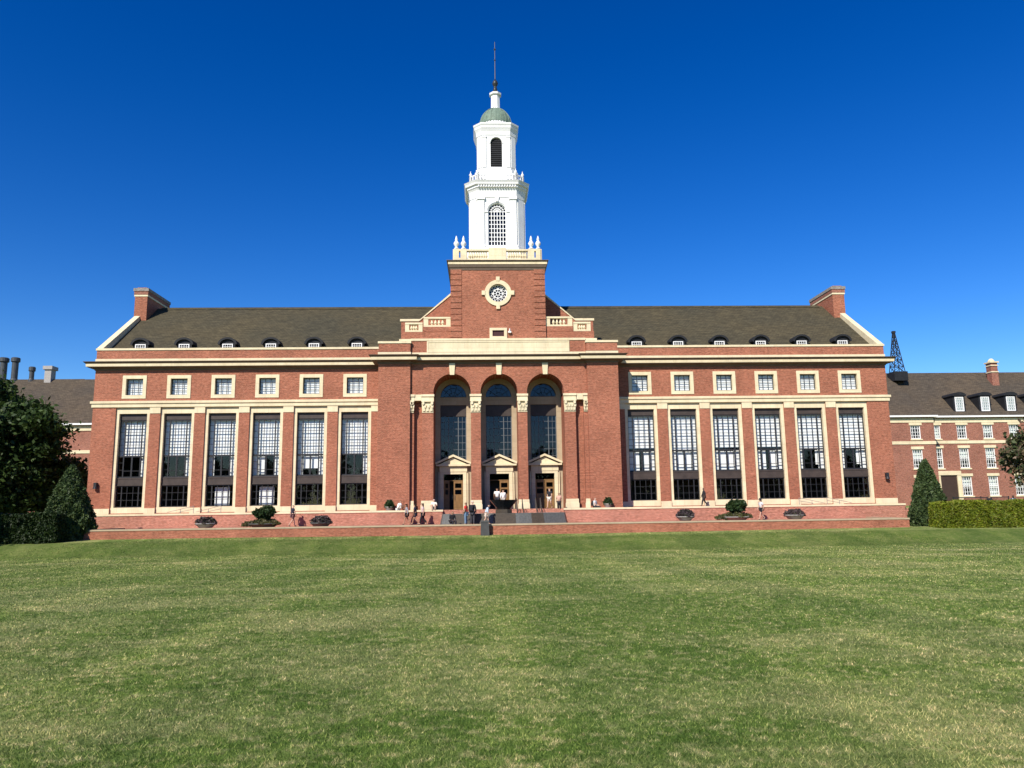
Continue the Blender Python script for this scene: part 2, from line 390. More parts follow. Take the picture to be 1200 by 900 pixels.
def leaves(P, size, rng, elong=1.7, up=.0):
    n = len(P); d = rng.normal(size=(n, 3)); d[:, 2] += up; d /= np.linalg.norm(d, axis=1)[:, None]
    e = rng.normal(size=(n, 3)); e -= d*np.sum(e*d, axis=1)[:, None]; e /= np.linalg.norm(e, axis=1)[:, None]
    s = size*(.6+.8*rng.random(n))[:, None]
    a = d*s*elong*.5; b = e*s*.5
    return np.stack([P-a, P+b-a*.1, P+a, P-b-a*.1], axis=1)

# ------------------------------------------------------------------ ground
def gz(x, y):
    x = np.asarray(x, float); y = np.asarray(y, float)
    base = -1.23*np.clip((y+70)/53.0, 0, 1)
    t = np.clip((y+17.2)/5.0, 0, 1); t = t*t*(3-2*t)
    h = base+(t*.85)
    h = h+np.clip((y+12.0)/2.5, 0, 1)*.12+np.clip((y+8)/30.0, 0, 1)*1.5
    return h
ys = np.concatenate([np.linspace(-900, -80, 12), np.linspace(-74, -20, 40), np.linspace(-18, -9, 37), np.linspace(-8, 60, 24), np.linspace(80, 2500, 16)])
xs = np.concatenate([np.linspace(-1800, -90, 10), np.linspace(-80, 80, 41), np.linspace(90, 1800, 10)])
GX, GY = np.meshgrid(xs, ys); wav = .05*np.sin(GX*.11+1.3)*np.sin(GY*.13)
GZ = gz(GX, GY)+np.where(np.abs(GY+14) < 5, wav, 0)
m_, n_ = GX.shape
gm_ = MB(); gm_.v = [tuple(p) for p in np.stack([GX, GY, GZ], -1).reshape(-1, 3)]
gm_.f = [(i*n_+j, i*n_+j+1, (i+1)*n_+j+1, (i+1)*n_+j) for i in range(m_-1) for j in range(n_-1)]
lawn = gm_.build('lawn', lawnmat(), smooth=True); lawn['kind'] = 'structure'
rg = np.random.default_rng(3)
NB = 1150000
ang = rg.uniform(-.80, .80, NB)+yaw; rr_ = 3.2*np.exp(rg.random(NB)*math.log(64/3.2))
bx = CAM[0]+rr_*np.sin(ang); by = CAM[1]+rr_*np.cos(ang); kp = (by < -10.1) | ((np.abs(bx) > 36.6) & (by < -2)); bx, by, rr_ = bx[kp], by[kp], rr_[kp]; NB = len(bx); bz = gz(bx, by)+np.where(np.abs(by+14) < 5, .05*np.sin(bx*.11+1.3)*np.sin(by*.13), 0)
hh = .021*(.5+rg.random(NB))*(1+rr_*.012); wd = .0026+.0008*rr_
th = rg.uniform(0, 2*math.pi, NB); ln = rg.normal(size=(NB, 2))*.8
B0 = np.stack([bx-np.cos(th)*wd/2, by-np.sin(th)*wd/2, bz-.003], -1)
B1 = np.stack([bx+np.cos(th)*wd/2, by+np.sin(th)*wd/2, bz-.003], -1)
B2 = np.stack([bx+ln[:, 0]*hh, by+ln[:, 1]*hh, bz+hh], -1)
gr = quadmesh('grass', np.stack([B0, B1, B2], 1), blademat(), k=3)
gr['kind'] = 'stuff'; gr['label'] = 'short mown green and straw coloured grass blades on the lawn'; gr['category'] = 'grass'

# ------------------------------------------------------------------ terraces
LF, UF = .42, 1.60       # lower and upper terrace floors
mb = MB(); mb.box(-31.7, 31.9, -9.6, -4.06, -.6, LF); fl = mb.build('terrace_pavement', BRICK_T); fl['kind'] = 'structure'
mb = MB(); mb.box(-36.5, 35.0, -3.7, 1.5, -.5, UF-.004); mb.box(-36.5, -4.95, -3.98, -3.7, 1.0, UF-.004); mb.box(5.4, 35.0, -3.98, -3.7, 1.0, UF-.004)
fu = mb.build('upper_pavement', BRICK_T); fu['kind'] = 'structure'
lw = empty('terrace_wall', 'long low red brick terrace wall with pale coping along the top of the lawn', 'wall', (0, -10, -.4))
mb = MB(); mb.sweep([(-31.7, 6), (-31.7, 0), (31.9, 0), (31.9, 6)], [(0, -.3), (0, .78), (-.38, .78), (-.38, -.3)]); mb.build('brickwork', BRICK, lw)
mb = MB(); mb.sweep([(-31.7, 6), (-31.7, 0), (31.9, 0), (31.9, 6)], [(.04, .781), (.04, .90), (-.45, .90), (-.45, .781)]); mb.build('coping', CREAM_D, lw)
def upper_wall(x0, x1, label, endleft, endright):
    e = empty('terrace_wall', label, 'wall', (0, -4, LF))
    path = []
    if endleft is not None: path.append((x0, endleft))
    path += [(x0, 0), (x1, 0)]
    if endright is not None: path.append((x1, endright))
    MB().sweep(path, [(0, -.05), (0, 1.04), (-.3, 1.04), (-.3, -.05)]).build('brickwork', BRICK_T, e)
    MB().sweep(path, [(.05, 1.041), (.05, 1.195), (-.40, 1.195), (-.40, 1.041)]).build('coping', CREAM, e)
    return e
upper_wall(-36.5, -4.95, 'pink brick retaining wall with pale coping left of the fountain', 4, 1.2)
upper_wall(5.4, 35.0, 'pink brick retaining wall with pale coping right of the fountain', 1.2, 4)
st = MB()
for k in range(7):
    st.box(-4.94, 5.39, -3.25-.32*(k+1), -3.25-.32*k if k else -2.9, LF+.001, UF-.168*(k+1)+.0)
st = st.build('entrance_steps', BRICK_T); tag(st, 'brick steps rising behind the granite fountain to the three doors', 'steps')
se = MB()
for k in range(5): se.box(35.0+.28*k, 35.28+.28*k, -3.6, -1.2, -.4, UF-.2*(k+1))
se = se.build('side_steps', BRICK_T); tag(se, 'short flight of brick steps at the right end of the upper terrace', 'steps')

# ------------------------------------------------------------------ the library
lib = empty('library_building', 'large red brick library with white cupola tower and three arched doorways', 'library', (0, 0, 0))
HW = 36.55; ZB = 1.6; A0, SP = 13.15, 3.968
wx = [s*(A0+k*SP) for s in (-1, 1) for k in range(6)]
big = [(x-1.51, x+1.51, 1.68, 11.10) for x in wx]
sq = [(x-.99, x+.99, 11.98, 13.95) for x in wx]
for s in (-1, 1):
    mb = MB(); hs_ = [h for h in big+sq if h[0]*s > 0 or h[1]*s > 0]
    x0, x1 = sorted((s*10.72, s*HW))
    wallpanel(mb, x0, x1, .2, 14.6, 0, .55, [h for h in hs_ if x0 < (h[0]+h[1])/2 < x1])
    mb.build('wing_wall', BRICK, lib)
    mb = MB(); xw = s*HW; xa, xb = sorted((xw, xw-s*.5)); mb.box(xa, xb, .552, 19.3, .2, 14.6)
    mb.prismx([(.56, 14.602), (18.9, 14.602), (18.9, 16.1), (9.7, 22.75), (.56, 16.1)], xa, xb)
    mb.build('side_wall', BRICK, lib)
mb = MB(); mb.box(-HW+.5, HW-.5, 19.0, 19.3, .2, 16.5); mb.build('rear_wall', BRICK, lib)
mb = MB(); mb.box(-HW+.55, HW-.55, 1.5, 18.9, 1.3, 1.58); mb.box(-HW+.55, HW-.55, 1.1, 18.9, 4.25, 4.6); mb.build('floor_slab', FLOOR, lib)
mb = MB(); mb.box(-HW+.55, -10.8, 5.2, 5.4, 1.6, 14.5); mb.box(10.8, HW-.55, 5.2, 5.4, 1.6, 14.5); mb.box(-HW+.55, -10.8, .6, 5.2, 11.2, 11.4); mb.box(10.8, HW-.55, .6, 5.2, 11.2, 11.4); mb.build('interior_partition', INTER, lib)

# base plinth + piers trim
for s in (-1, 1):
    edges = sorted([s*10.73]+[x for h in big if h[0]*s > 0 for x in h[:2]]+[s*HW])
    base = MB(); cap = MB()
    for i in range(0, len(edges), 2):
        a, b = edges[i], edges[i+1]
        base.box(a-.0, b, -.07, -.002, 1.60, 2.10)
        if abs(b-a) < 1.2: cap.box(a, b, -.05, -.002, 10.55, 11.10)
    base.build_each('plinth', CREAM, lib); cap.build_each('pier_cap', CREAM, lib)
    a, b = sorted((s*10.74, s*(HW+.1)))
    mb = MB()
    pr = [(0, 11.10), (.10, 11.12), (.10, 11.42), (.20, 11.46), (.20, 11.66), (0, 11.70)]
    path = [(a, 2.0), (a, 0), (b, 0)] if False else ([(-HW, 6), (-HW, 0), (-10.72, 0)] if s < 0 else [(10.72, 0), (HW, 0), (HW, 6)])
    mb.sweep(path, pr).build('string_course', CREAM, lib)

# large windows
def bars(mb, xs_, z0, z1, w, y0, y1):
    for x in xs_: mb.box(x-w/2, x+w/2, y0, y1, z0, z1)
def rows(mb, zs_, x0, x1, w, y0, y1):
    for z in zs_: mb.box(x0, x1, y0+.002, y1-.002, z-w/2, z+w/2)
def large_window():
    sur = MB(); sur.box(-1.51, -1.23, .13, .5, 2.18, 10.55); sur.box(1.23, 1.51, .13, .5, 2.18, 10.55)
    sur.box(-1.51, 1.51, .13, .5, 10.55, 11.10); sur.box(-1.51, 1.51, .10, .6, 1.68, 2.18)
    root = sur.build('large_window', CREAM, None)
    sp = MB(); sp.box(-1.23, 1.23, .38, .48, 10.0, 10.55); sp.box(-1.23, 1.23, .36, .48, 4.1, 4.80); sp.box(-1.23, 1.23, .33, .36, 4.70, 4.80); sp.box(-1.23, 1.23, .33, .36, 4.1, 4.2)
    sp.build_each('spandrel_panel', BRONZE, root)
    fr = MB(); y0, y1 = .42, .50
    bars(fr, [-1.2, -.74, .74, 1.2], 4.8, 10.0, .10, y0, y1); bars(fr, [-.26, .26], 6.75, 10.0, .035, y0, y1)
    rows(fr, [9.45, 8.9, 8.3, 7.75, 7.2], -1.2, 1.2, .035, y0, y1); rows(fr, [6.72], -1.2, 1.2, .13, y0-.02, y1+.02)
    bars(fr, [0], 4.8, 6.66, .13, y0-.01, y1); rows(fr, [9.95, 4.86], -1.2, 1.2, .11, y0, y1)
    rows(fr, [6.15, 5.5], -1.2, -.74, .035, y0, y1); rows(fr, [6.15, 5.5], .74, 1.2, .035, y0, y1); rows(fr, [5.42], -.74, .74, .05, y0, y1)
    bars(fr, [-1.2, -.74, .74, 1.2], 2.18, 4.1, .09, y0, y1); bars(fr, [-.26, .26], 2.2, 4.1, .04, y0, y1); rows(fr, [3.45, 2.82], -1.2, 1.2, .04, y0, y1)
    rows(fr, [4.05, 2.22], -1.2, 1.2, .08, y0, y1)
    fr.build('window_frame', STEEL, root)
    g = MB(); g.add([(-1.2, .47, 2.2), (1.2, .47, 2.2), (1.2, .47, 10.0), (-1.2, .47, 10.0)], [(0, 1, 2, 3)]); g.build('glass', GLASS, root)
    return root
proto = large_window()
lowblind = {-1: {4: 2.6, 3: 2.3}, 1: {}}
wins = [proto]+[dup(proto, lib) for _ in wx[1:]]
for i, x in enumerate(wx):
    s = -1 if x < 0 else 1; k = i % 6
    o = wins[i]
    o.parent = lib; o.location = (x, 0, 0)
    b = MB(); yb = .74
    if s < 0:
        b.box(-1.3, 1.3, yb, yb+.015, 6.72, 10.1)
        b.box(-1.3, -.72, yb, yb+.015, 4.85, 6.65) if k in (1, 2, 3) else None
        b.box(.72, 1.3, yb, yb+.015, 4.85, 6.65)
        if k == 1: b.box(-.66, .66, yb+.03, yb+.045, 5.5, 6.6)
        if k == 2: b.box(-.66, -.2, yb+.03, yb+.045, 5.0, 6.6)
        if k in (2, 3): b.box(-.62, .7, yb+.2, yb+.215, 2.3, 3.9)
    else:
        b.box(-1.3, 1.3, yb, yb+.015, 6.95 if k in (0, 2, 3) else 6.72, 10.1)
        b.box(-1.3, -.74, yb, yb+.015, 4.85, 6.7); b.box(.74, 1.3, yb, yb+.015, 4.85, 6.7)
        spans = {0: [(-.68, -.18), (.22, .7)], 1: [(-.68, -.03), (.05, .68)], 2: [(-.68, .0), (.1, .68)], 3: [(-.66, -.22), (.05, .68)], 4: [(.5, .7)], 5: [(.42, .68)]}[k]
        for a, c in spans: b.box(a, c, yb+.03, yb+.045, 4.85 if k < 4 else 5.3, 6.62)
    b.build_each('blind', BLIND, o)

# square windows
def square_window():
    sur = MB(); frame_rect(sur, -1.065, 1.065, 11.91, 14.03, .31, -.05, .30)
    root = sur.build('square_window', CREAM, None)
    fr = MB(); frame_rect(fr, -.755, .755, 12.22, 13.72, .07, .22, .28)
    bars(fr, [-.25, .25], 12.3, 13.65, .04, .225, .275); rows(fr, [12.68, 13.02, 13.36], -.72, .72, .035, .225, .275)
    fr.build('window_frame', STEEL, root)
    g = MB(); g.add([(-.74, .25, 12.25), (.74, .25, 12.25), (.74, .25, 13.7), (-.74, .25, 13.7)], [(0, 1, 2, 3)]); g.build('glass', GLASS, root)
    b = MB(); b.box(-.9, .9, .40, .415, 12.28 , 13.9); b.build('blind', BLIND, root)
    return root
proto2 = square_window()
for i, x in enumerate(wx):
    o = proto2 if i == 0 else dup(proto2, lib)
    o.parent = lib; o.location = (x, 0, 0)

# pavilions either side of the doors, centre wall with three arched niches
PY, CY = -2.4, -2.1
for s in (-1, 1):
    a, b = sorted((s*7.9, s*10.72)); mb = MB(); mb.box(a, b, PY, .8, ZB-.1, 15.6); mb.build('pavilion_wall', BRICK, lib)
ACX = [-4.19, 0.0, 4.15]; AR = 1.66; AZ = 11.95
cw = MB(); cuts = [-5.86, -2.1, 2.08, 5.83]
for i in range(3): archwall(cw, cuts[i], cuts[i+1], AZ-.2, 15.3, CY, -1.2, ACX[i], AZ, AR, None)
# brick piers (narrow between arches, wide outside)
for a, b in ((-6.84, -5.85), (-2.53, -1.66), (1.66, 2.49), (5.81, 6.82)):
    cw.box(a, b, CY, .8, ZB, AZ-.2)
cw.box(-7.34, -5.86, CY, -1.2, AZ-.2, 15.3); cw.box(5.83, 7.3, CY, -1.2, AZ-.2, 15.3)
for a, b in ((-7.9, -7.56), (7.55, 7.9)): cw.box(a, b, CY+.04, .8, ZB, AZ-.2)
cw.box(-7.9, -7.342, CY, .8, AZ-.2, 15.3); cw.box(7.302, 7.9, CY, .8, AZ-.2, 15.3)
cw.box(-7.56, -6.84, CY+.48, .8, ZB, AZ-.2); cw.box(6.82, 7.55, CY+.48, .8, ZB, AZ-.2)
cw.build('entrance_wall', BRICK, lib)
ar = MB()
for cx in ACX: archring(ar, cx, AZ, AR, AR+.42, CY-.03, CY-.002)
ar.build_each('brick_arch_band', BRICK, lib)
for cx in ACX:
    k = MB(); k.prism([(cx-.2, 13.5), (cx+.2, 13.5), (cx+.27, 14.55), (cx-.27, 14.55)], CY-.14, CY-.035); k.build('keystone', CREAM, lib)
def capital(x0, x1):
    m = MB(); y = CY
    m.box(x0-.02, x1+.02, y-.06, y-.003, 10.12, 10.2)
    m.prism([(x0, 10.2), (x1, 10.2), (x1+.05, 11.08), (x0-.05, 11.08)], y-.08, y-.003)
    m.box(x0-.07, x1+.07, y-.26, y-.003, 11.08, 11.2)
    n = max(2, int(round((x1-x0)/.28)))
    for r, (z, h, o) in enumerate(((10.25, .34, .15), (10.55, .36, .2))):
        for i in range(n):
            c = x0+(x1-x0)*(i+.5)/n + (0 if r == 0 else (x1-x0)*.25/n)
            m.prism([(c-.09, z), (c+.09, z), (c+.12, z+h*.7), (c, z+h), (c-.12, z+h*.7)], y-o, y-.06)
    for xx in (x0+.1, x1-.1):
        m.add(*[[(xx+(.12 if xx == x1 else -.12)*0+.12*math.cos(t*.785), yy, 10.95+.15*math.sin(t*.785)) for yy in (y-.3, y-.04) for t in range(8)], [tuple(range(8)), tuple(range(15, 7, -1))]+[(i, (i+1) % 8, (i+1) % 8+8, i+8) for i in range(8)]])
    return m
for a, b in ((-6.84, -5.87), (-2.53, -1.67), (1.66, 2.48), (5.82, 6.82), (-7.88, -7.6), (7.58, 7.88)):
    root = capital(a, b).build('capital', CREAM, lib)
    e = MB(); e.box(a-.06, b+.06, CY-.12, CY-.003, 11.2, 11.55); e.box(a-.1, b+.1, CY-.2, CY-.003, 11.55, 11.75); e.build('entablature', CREAM, root)
    c = MB(); c.box(a-.1, b+.1, CY-.14, CY-.003, 1.6, 2.05); c.box(a-.06, b+.06, CY-.1, CY-.003, 2.05, 2.41); c.build('pilaster_base', CREAM, lib)
e = MB(); e.box(-7.53, -6.91, CY-.1, -1.1, 11.2, 11.74); e.box(6.93, 7.5, CY-.1, -1.1, 11.2, 11.74); e.build_each('entablature', CREAM, lib)
# niches
BYK = .65
for i, cx in enumerate(ACX):
    L, Rr = cx-AR, cx+AR
    n = MB()
    # stone lining: jambs, barrel vault and back wall with window / door / fanlight openings
    vb = MB(); archring(vb, cx, AZ, AR-.002, AR+.05, -1.19, BYK+.1); vb.build('niche_vault', BRICK, lib)
    w0, w1 = cx-1.2, cx+1.2
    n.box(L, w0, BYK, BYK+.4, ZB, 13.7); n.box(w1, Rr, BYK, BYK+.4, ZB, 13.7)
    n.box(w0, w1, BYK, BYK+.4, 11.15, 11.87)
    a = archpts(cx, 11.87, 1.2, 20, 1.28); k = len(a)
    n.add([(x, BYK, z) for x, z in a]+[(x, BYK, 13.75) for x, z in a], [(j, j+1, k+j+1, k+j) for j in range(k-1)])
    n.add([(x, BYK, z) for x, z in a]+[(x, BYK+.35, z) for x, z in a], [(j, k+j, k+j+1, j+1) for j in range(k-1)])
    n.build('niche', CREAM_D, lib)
    ft = MB(); a = archpts(cx, 11.87, 1.2, 20, 1.28)
    ft.prism([(w1, 11.87)]+a[1:-1]+[(w0, 11.87)], BYK+.3, BYK+.304); fl_ = ft.build('fanlight', GLASS_D, lib)
    fb = MB()
    for ang_ in (36, 72, 108, 144):
        t = math.radians(ang_); fb.tube((cx, BYK+.26, 11.87), (cx+1.2*math.cos(t), BYK+.26, 11.87+1.28*math.sin(t)), .025, n=4)
    for r in (.45, .85):
        for j in range(14):
            t0, t1 = math.pi*j/14, math.pi*(j+1)/14
            fb.tube((cx+r*math.cos(t0), BYK+.26, 11.87+r*1.05*math.sin(t0)), (cx+r*math.cos(t1), BYK+.26, 11.87+r*1.05*math.sin(t1)), .022, n=4)
    fb.box(w0, w1, BYK+.22, BYK+.3, 11.87, 11.95); fb.build('fanlight_bars', STEEL, fl_)
    pw = MB(); pw.box(w0, w1, BYK+.12, BYK+.25, 10.1, 11.15); pw.build('spandrel_panel', BRONZE, lib)
    wf = MB(); yy0, yy1 = BYK+.2, BYK+.26
    bars(wf, [w0+.04, cx-.45, cx+.45, w1-.04], 5.6, 10.1, .07, yy0, yy1); bars(wf, [cx], 5.6, 10.1, .035, yy0, yy1); bars(wf, [cx-.82, cx+.82], 5.6, 10.1, .03, yy0, yy1)
    rows(wf, [5.75+.64*j for j in range(7)], w0, w1, .035, yy0, yy1)
    wr = wf.build('porch_window', simple('porch_window_bar', (.12, .13, .14), .5), lib)
    g = MB(); g.box(w0, w1, BYK+.23, BYK+.234, 5.6, 10.1); g.build('glass', GLASS_D, wr)
    bk = MB(); bk.box(w0-.2, w1+.2, BYK+1.2, BYK+1.25, 4.9, 13.6); bk.build('dark_backing', simple('dark_backing_tone', (.035, .05, .075), .9), wr)  # dark sheet in place of the unlit room behind the glass
    # door surround with pediment
    d = MB(); dx = .88; yf = BYK-.28
    d.box(cx-1.2, cx-dx, yf, BYK+.3, ZB, 4.78); d.box(cx+dx, cx+1.2, yf, BYK+.3, ZB, 4.78)
    d.box(cx-1.36, cx-1.2, yf+.1, BYK-.002, ZB, 5.0); d.box(cx+1.2, cx+1.36, yf+.1, BYK-.002, ZB, 5.0)
    d.box(cx-1.2, cx+1.2, yf, BYK+.3, 4.78, 5.0); d.box(cx-1.25, cx+1.25, yf-.04, BYK+.3, 5.0, 5.5)
    root = d.build('door_surround', CREAM, lib)
    p = MB(); p.box(cx-1.56, cx+1.56, yf-.28, BYK-.002, 5.5, 5.66)
    p.prism([(cx-1.3, 5.662), (cx+1.3, 5.662), (cx, 6.28)], yf-.05, BYK-.002)
    for sg in (-1, 1):
        q = [(cx+sg*1.6, 5.662), (cx, 6.36), (cx, 6.56), (cx+sg*1.62, 5.84)]
        p.prism(q if sg > 0 else q[::-1], yf-.28, BYK-.004)
    p.build('pediment', CREAM, root)
    dr = MB(); dy = BYK+.05
    tr = MB(); tr.box(cx-dx, cx+dx, dy, dy+.05, 4.24, 4.78); tr.build('transom', GLASS_D, root)
    lf = MB(); open_ = {0: (0, 1), 1: (1,), 2: (0, 1)}[i]
    for sg in (0, 1):
        a = cx-dx+.02 if sg == 0 else cx+.02; b = a+dx-.05
        if sg not in open_: continue
        if i == 0 and sg == 0:
            b = a+.5
        pn = [(a+.12, b-.12, z, z+.42) for z in (1.8, 2.38, 2.96, 3.54)]
        wallpanel(lf, a, b, ZB+.01, 4.18, dy, dy+.06, pn[2:])
        for q in pn[:2]: lf.box(q[0], q[1], dy-.012, dy-.002, q[2], q[3])
    lf.box(cx-dx, cx+dx, dy-.02, dy+.08, 4.18, 4.24)
    dl = lf.build('door_leaf', WOOD, root)
    hd = MB()
    for sg in (-1, 1):
        if (0 if sg < 0 else 1) in open_: hd.box(cx+sg*.12-.02, cx+sg*.12+.02, dy-.08, dy-.03, 2.5, 2.9)
    hd.build('door_handle', LEAD, root)
    dv = MB(); dv.box(cx-dx, cx+dx, BYK+1.4, BYK+1.44, ZB, 4.8); dv.build('vestibule_wall', INTER, root)
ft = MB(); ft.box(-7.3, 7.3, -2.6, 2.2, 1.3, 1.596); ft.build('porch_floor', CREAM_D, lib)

# cornice and parapet round the whole front
path = [(-HW, 14), (-HW, 0), (-10.72, 0), (-10.72, PY), (-7.9, PY), (-7.9, CY), (7.9, CY), (7.9, PY), (10.72, PY), (10.72, 0), (HW, 0), (HW, 14)]
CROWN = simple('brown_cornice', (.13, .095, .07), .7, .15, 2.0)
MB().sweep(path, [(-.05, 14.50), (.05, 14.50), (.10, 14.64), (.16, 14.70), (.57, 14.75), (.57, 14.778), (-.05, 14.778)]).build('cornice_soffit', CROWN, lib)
MB().sweep(path, [(-.05, 14.78), (.60, 14.78), (.62, 15.02), (-.05, 15.02)]).build('cornice', CREAM, lib)
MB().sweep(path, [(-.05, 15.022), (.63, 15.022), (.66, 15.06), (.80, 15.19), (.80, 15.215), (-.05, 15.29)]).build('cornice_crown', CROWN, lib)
MB().sweep(path, [(.06, 15.30), (.06, 15.56), (-.02, 15.58), (-.02, 15.30)]).build('parapet_band', CREAM, lib)
MB().sweep(path[:6], [(0, 15.3), (0, 16.36), (-.4, 16.36), (-.4, 15.3)]).sweep(path[6:], [(0, 15.3), (0, 16.36), (-.4, 16.36), (-.4, 15.3)]).build_each('parapet', BRICK, lib)
cop = [(.07, 16.361), (.07, 16.55), (-.45, 16.55), (-.45, 16.361)]
MB().sweep(path[:6], cop).sweep(path[6:], cop).build_each('parapet_coping', CREAM, lib)
mb = MB(); mb.box(-7.88, 7.88, CY, CY+.6, 15.3, 16.62); mb.build('centre_parapet', BRICK, lib)
mb = MB(); mb.box(-8.95, 8.95, -2.02, -1.0, 16.64, 16.84); mb.box(-7.88, 7.88, CY-.06, -2.022, 16.64, 16.84); mb.build_each('parapet_coping', CREAM, lib)
mb = MB(); frame_rect(mb, -6.45, 6.4, 15.58, 16.60, .13, CY-.07, CY-.003); mb.box(-6.32, 6.27, CY-.035, CY-.004, 15.71, 16.47); mb.build('inscription_panel', CREAM, lib)

# main roof, copings, chimneys, dormers
mb = MB(); SL = .650
mb.prismx([(.42, 15.9), (.42, 16.1), (9.65, 22.82), (18.9, 16.1), (18.9, 15.9)], -36.04, 36.04)
roof = mb.build('roof', ROOF, lib)
mb = MB(); mb.prismx([(9.3, 22.62), (9.65, 22.93), (10.0, 22.62)], -35, -4); mb.prismx([(9.3, 22.62), (9.65, 22.93), (10.0, 22.62)], 4, 35); mb.build('ridge_cap', ROOF, roof)
for s in (-1, 1):
    mb = MB(); a, b = sorted((s*36.05, s*36.60))
    pts = [(.1, 16.56), (.1, 16.62), (9.65, 23.18), (19.0, 16.5), (19.0, 15.9), (9.65, 22.7), (.5, 16.1)]
    mb.prismx(pts, a, b); mb.build('gable_coping', WHITE if False else CREAM, lib)
    a, b = sorted((s*36.66, s*35.42)); ch = MB(); ch.box(a, b, 7.0, 12.3, 19.5, 23.75)
    ch = ch.build('chimney', BRICK, lib)
    c = MB(); c.box(a-.06, b+.06, 6.94, 12.36, 23.4, 23.58); c.build('chimney_band', CREAM, ch); c = MB(); c.box(a-.14, b+.14, 6.86, 12.44, 23.95, 24.25); c.build('chimney_cap', simple('stained_stone', (.26, .235, .21), .9, .35, 5), ch)
    c = MB(); c.box(a-.08, b+.08, 6.92, 12.38, 23.58, 23.95); c.box(a+.15, b-.15, 7.1, 12.2, 24.25, 24.38); c.build('chimney_corbel', BRICK_F, ch)
def dormer():
    d = MB(); pts = [(.85, 16.4)]+[(.85*math.cos(math.pi*j/12), 17.10+.55*math.sin(math.pi*j/12)) for j in range(13)]+[(-.85, 16.4)]
    pin = [(.55, 16.4)]+[(.55*math.cos(math.pi*j/12), 17.08+.1*math.sin(math.pi*j/12)) for j in range(13)]+[(-.55, 16.4)]
    d.prism([(.68, 16.5)]+[(.68*math.cos(math.pi*j/12), 17.12+.54*math.sin(math.pi*j/12)) for j in range(13)]+[(-.68, 16.5)], 1.02, 3.0)
    n = 13; outer = [(.88*math.cos(math.pi*j/12), 17.12+.66*math.sin(math.pi*j/12)) for j in range(13)]; inner = [(.70*math.cos(math.pi*j/12), 17.06+.54*math.sin(math.pi*j/12)) for j in range(13)]
    vs = [(x, y, z) for y in (.80, 3.0) for ring in (outer, inner) for x, z in ring]
    fs = []
    for j in range(12):
        fs += [(j, j+1, 13+j+1, 13+j), (26+j, 39+j, 39+j+1, 26+j+1), (j, 26+j, 26+j+1, j+1), (13+j, 13+j+1, 39+j+1, 39+j)]
    fs += [(0, 13, 39, 26), (12, 38, 51, 25)]
    d.add(vs, fs)
    root = d.build('dormer', DORMER, None)
    w = MB(); frame_rect(w, -.48, .48, 16.55, 17.18, .08, .95, 1.015); bars(w, [-.22, 0, .22], 16.6, 17.1, .035, .96, 1.01); rows(w, [16.9], -.45, .45, .03, .955, 1.015)
    w.build('window_frame', WHITE, root)
    return root
pd = dormer()
dxs = [s*(13.24+k*3.995) for s in (-1, 1) for k in range(6)]
for i, x in enumerate(dxs):
    o = pd if i == 0 else dup(pd, lib)
    o.parent = lib; o.location = (x, .2, 0)

# attic behind the parapet: stepped base, balustrades, shouldered gable and its roof
mb = MB(); mb.box(-8.75, 8.75, -1.75, .95, 16.5, 17.55); mb.box(-6.85, 6.85, -1.77, .95, 17.552, 18.02); mb.build('attic_base', BRICK, lib)
def balustrade(x0, x1, z0, z1, yc, post, gaps=4):
    m = MB(); m.box(x0, x1, yc-.16, yc+.16, z0, z0+.16); m.box(x0, x1, yc-.18, yc+.18, z1-.16, z1)
    m.box(x0, x0+post, yc-.15, yc+.15, z0+.16, z1-.16); m.box(x1-post, x1, yc-.15, yc+.15, z0+.16, z1-.16)
    a, b = x0+post, x1-post; n = gaps
    h = z1-z0-.32
    for i in range(1, n):
        x = a+(b-a)*i/n; zz = z0+.16
        m.lathe([(.09, zz), (.09, zz+.05*h), (.06, zz+.1*h), (.14, zz+.35*h), (.055, zz+.8*h), (.1, zz+.93*h), (.1, zz+h)], (x, yc), 8)
    return m
for a, b, z0, z1, y in ((-6.78, -4.32, 18.02, 18.93, -1.6), (4.32, 6.78, 18.02, 18.93, -1.6), (-8.45, -6.88, 17.55, 18.42, -1.6), (6.88, 8.45, 17.55, 18.42, -1.6)):
    balustrade(a, b, z0, z1, y, .42 if b-a > 2 else .36, 5 if b-a > 2 else 4).build('balustrade', CREAM, lib)
mb = MB(); mb.prism([(-9.1, 16.5), (9.1, 16.5), (9.1, 19.2), (7.4, 19.2), (4.0, 22.15), (-4.0, 22.15), (-7.4, 19.2), (-9.1, 19.2)], 1.0, 1.4); mb.build('gable_wall', BRICK, lib)
mb = MB()
for s in (-1, 1):
    q = [(s*9.2, 19.202), (s*9.2, 19.42), (s*7.3, 19.42), (s*3.9, 22.40), (s*3.9, 22.17), (s*7.42, 19.202)]
    mb.prism(q[::-1] if s > 0 else q, .92, 1.5)
mb.build('gable_coping', CREAM, lib)
mb = MB(); mb.prism([(-7.3, 19.1), (7.3, 19.1), (3.5, 22.1), (-3.5, 22.1)], 1.502, 9.6); mb.box(-8.9, 8.9, 1.502, 6, 17.5, 19.1); mb.build('roof', ROOF, lib)

# tower
TC = 2.4; TW = 4.3
tw = MB(); RZ = 21.12
xs_ = [-TW, TW]
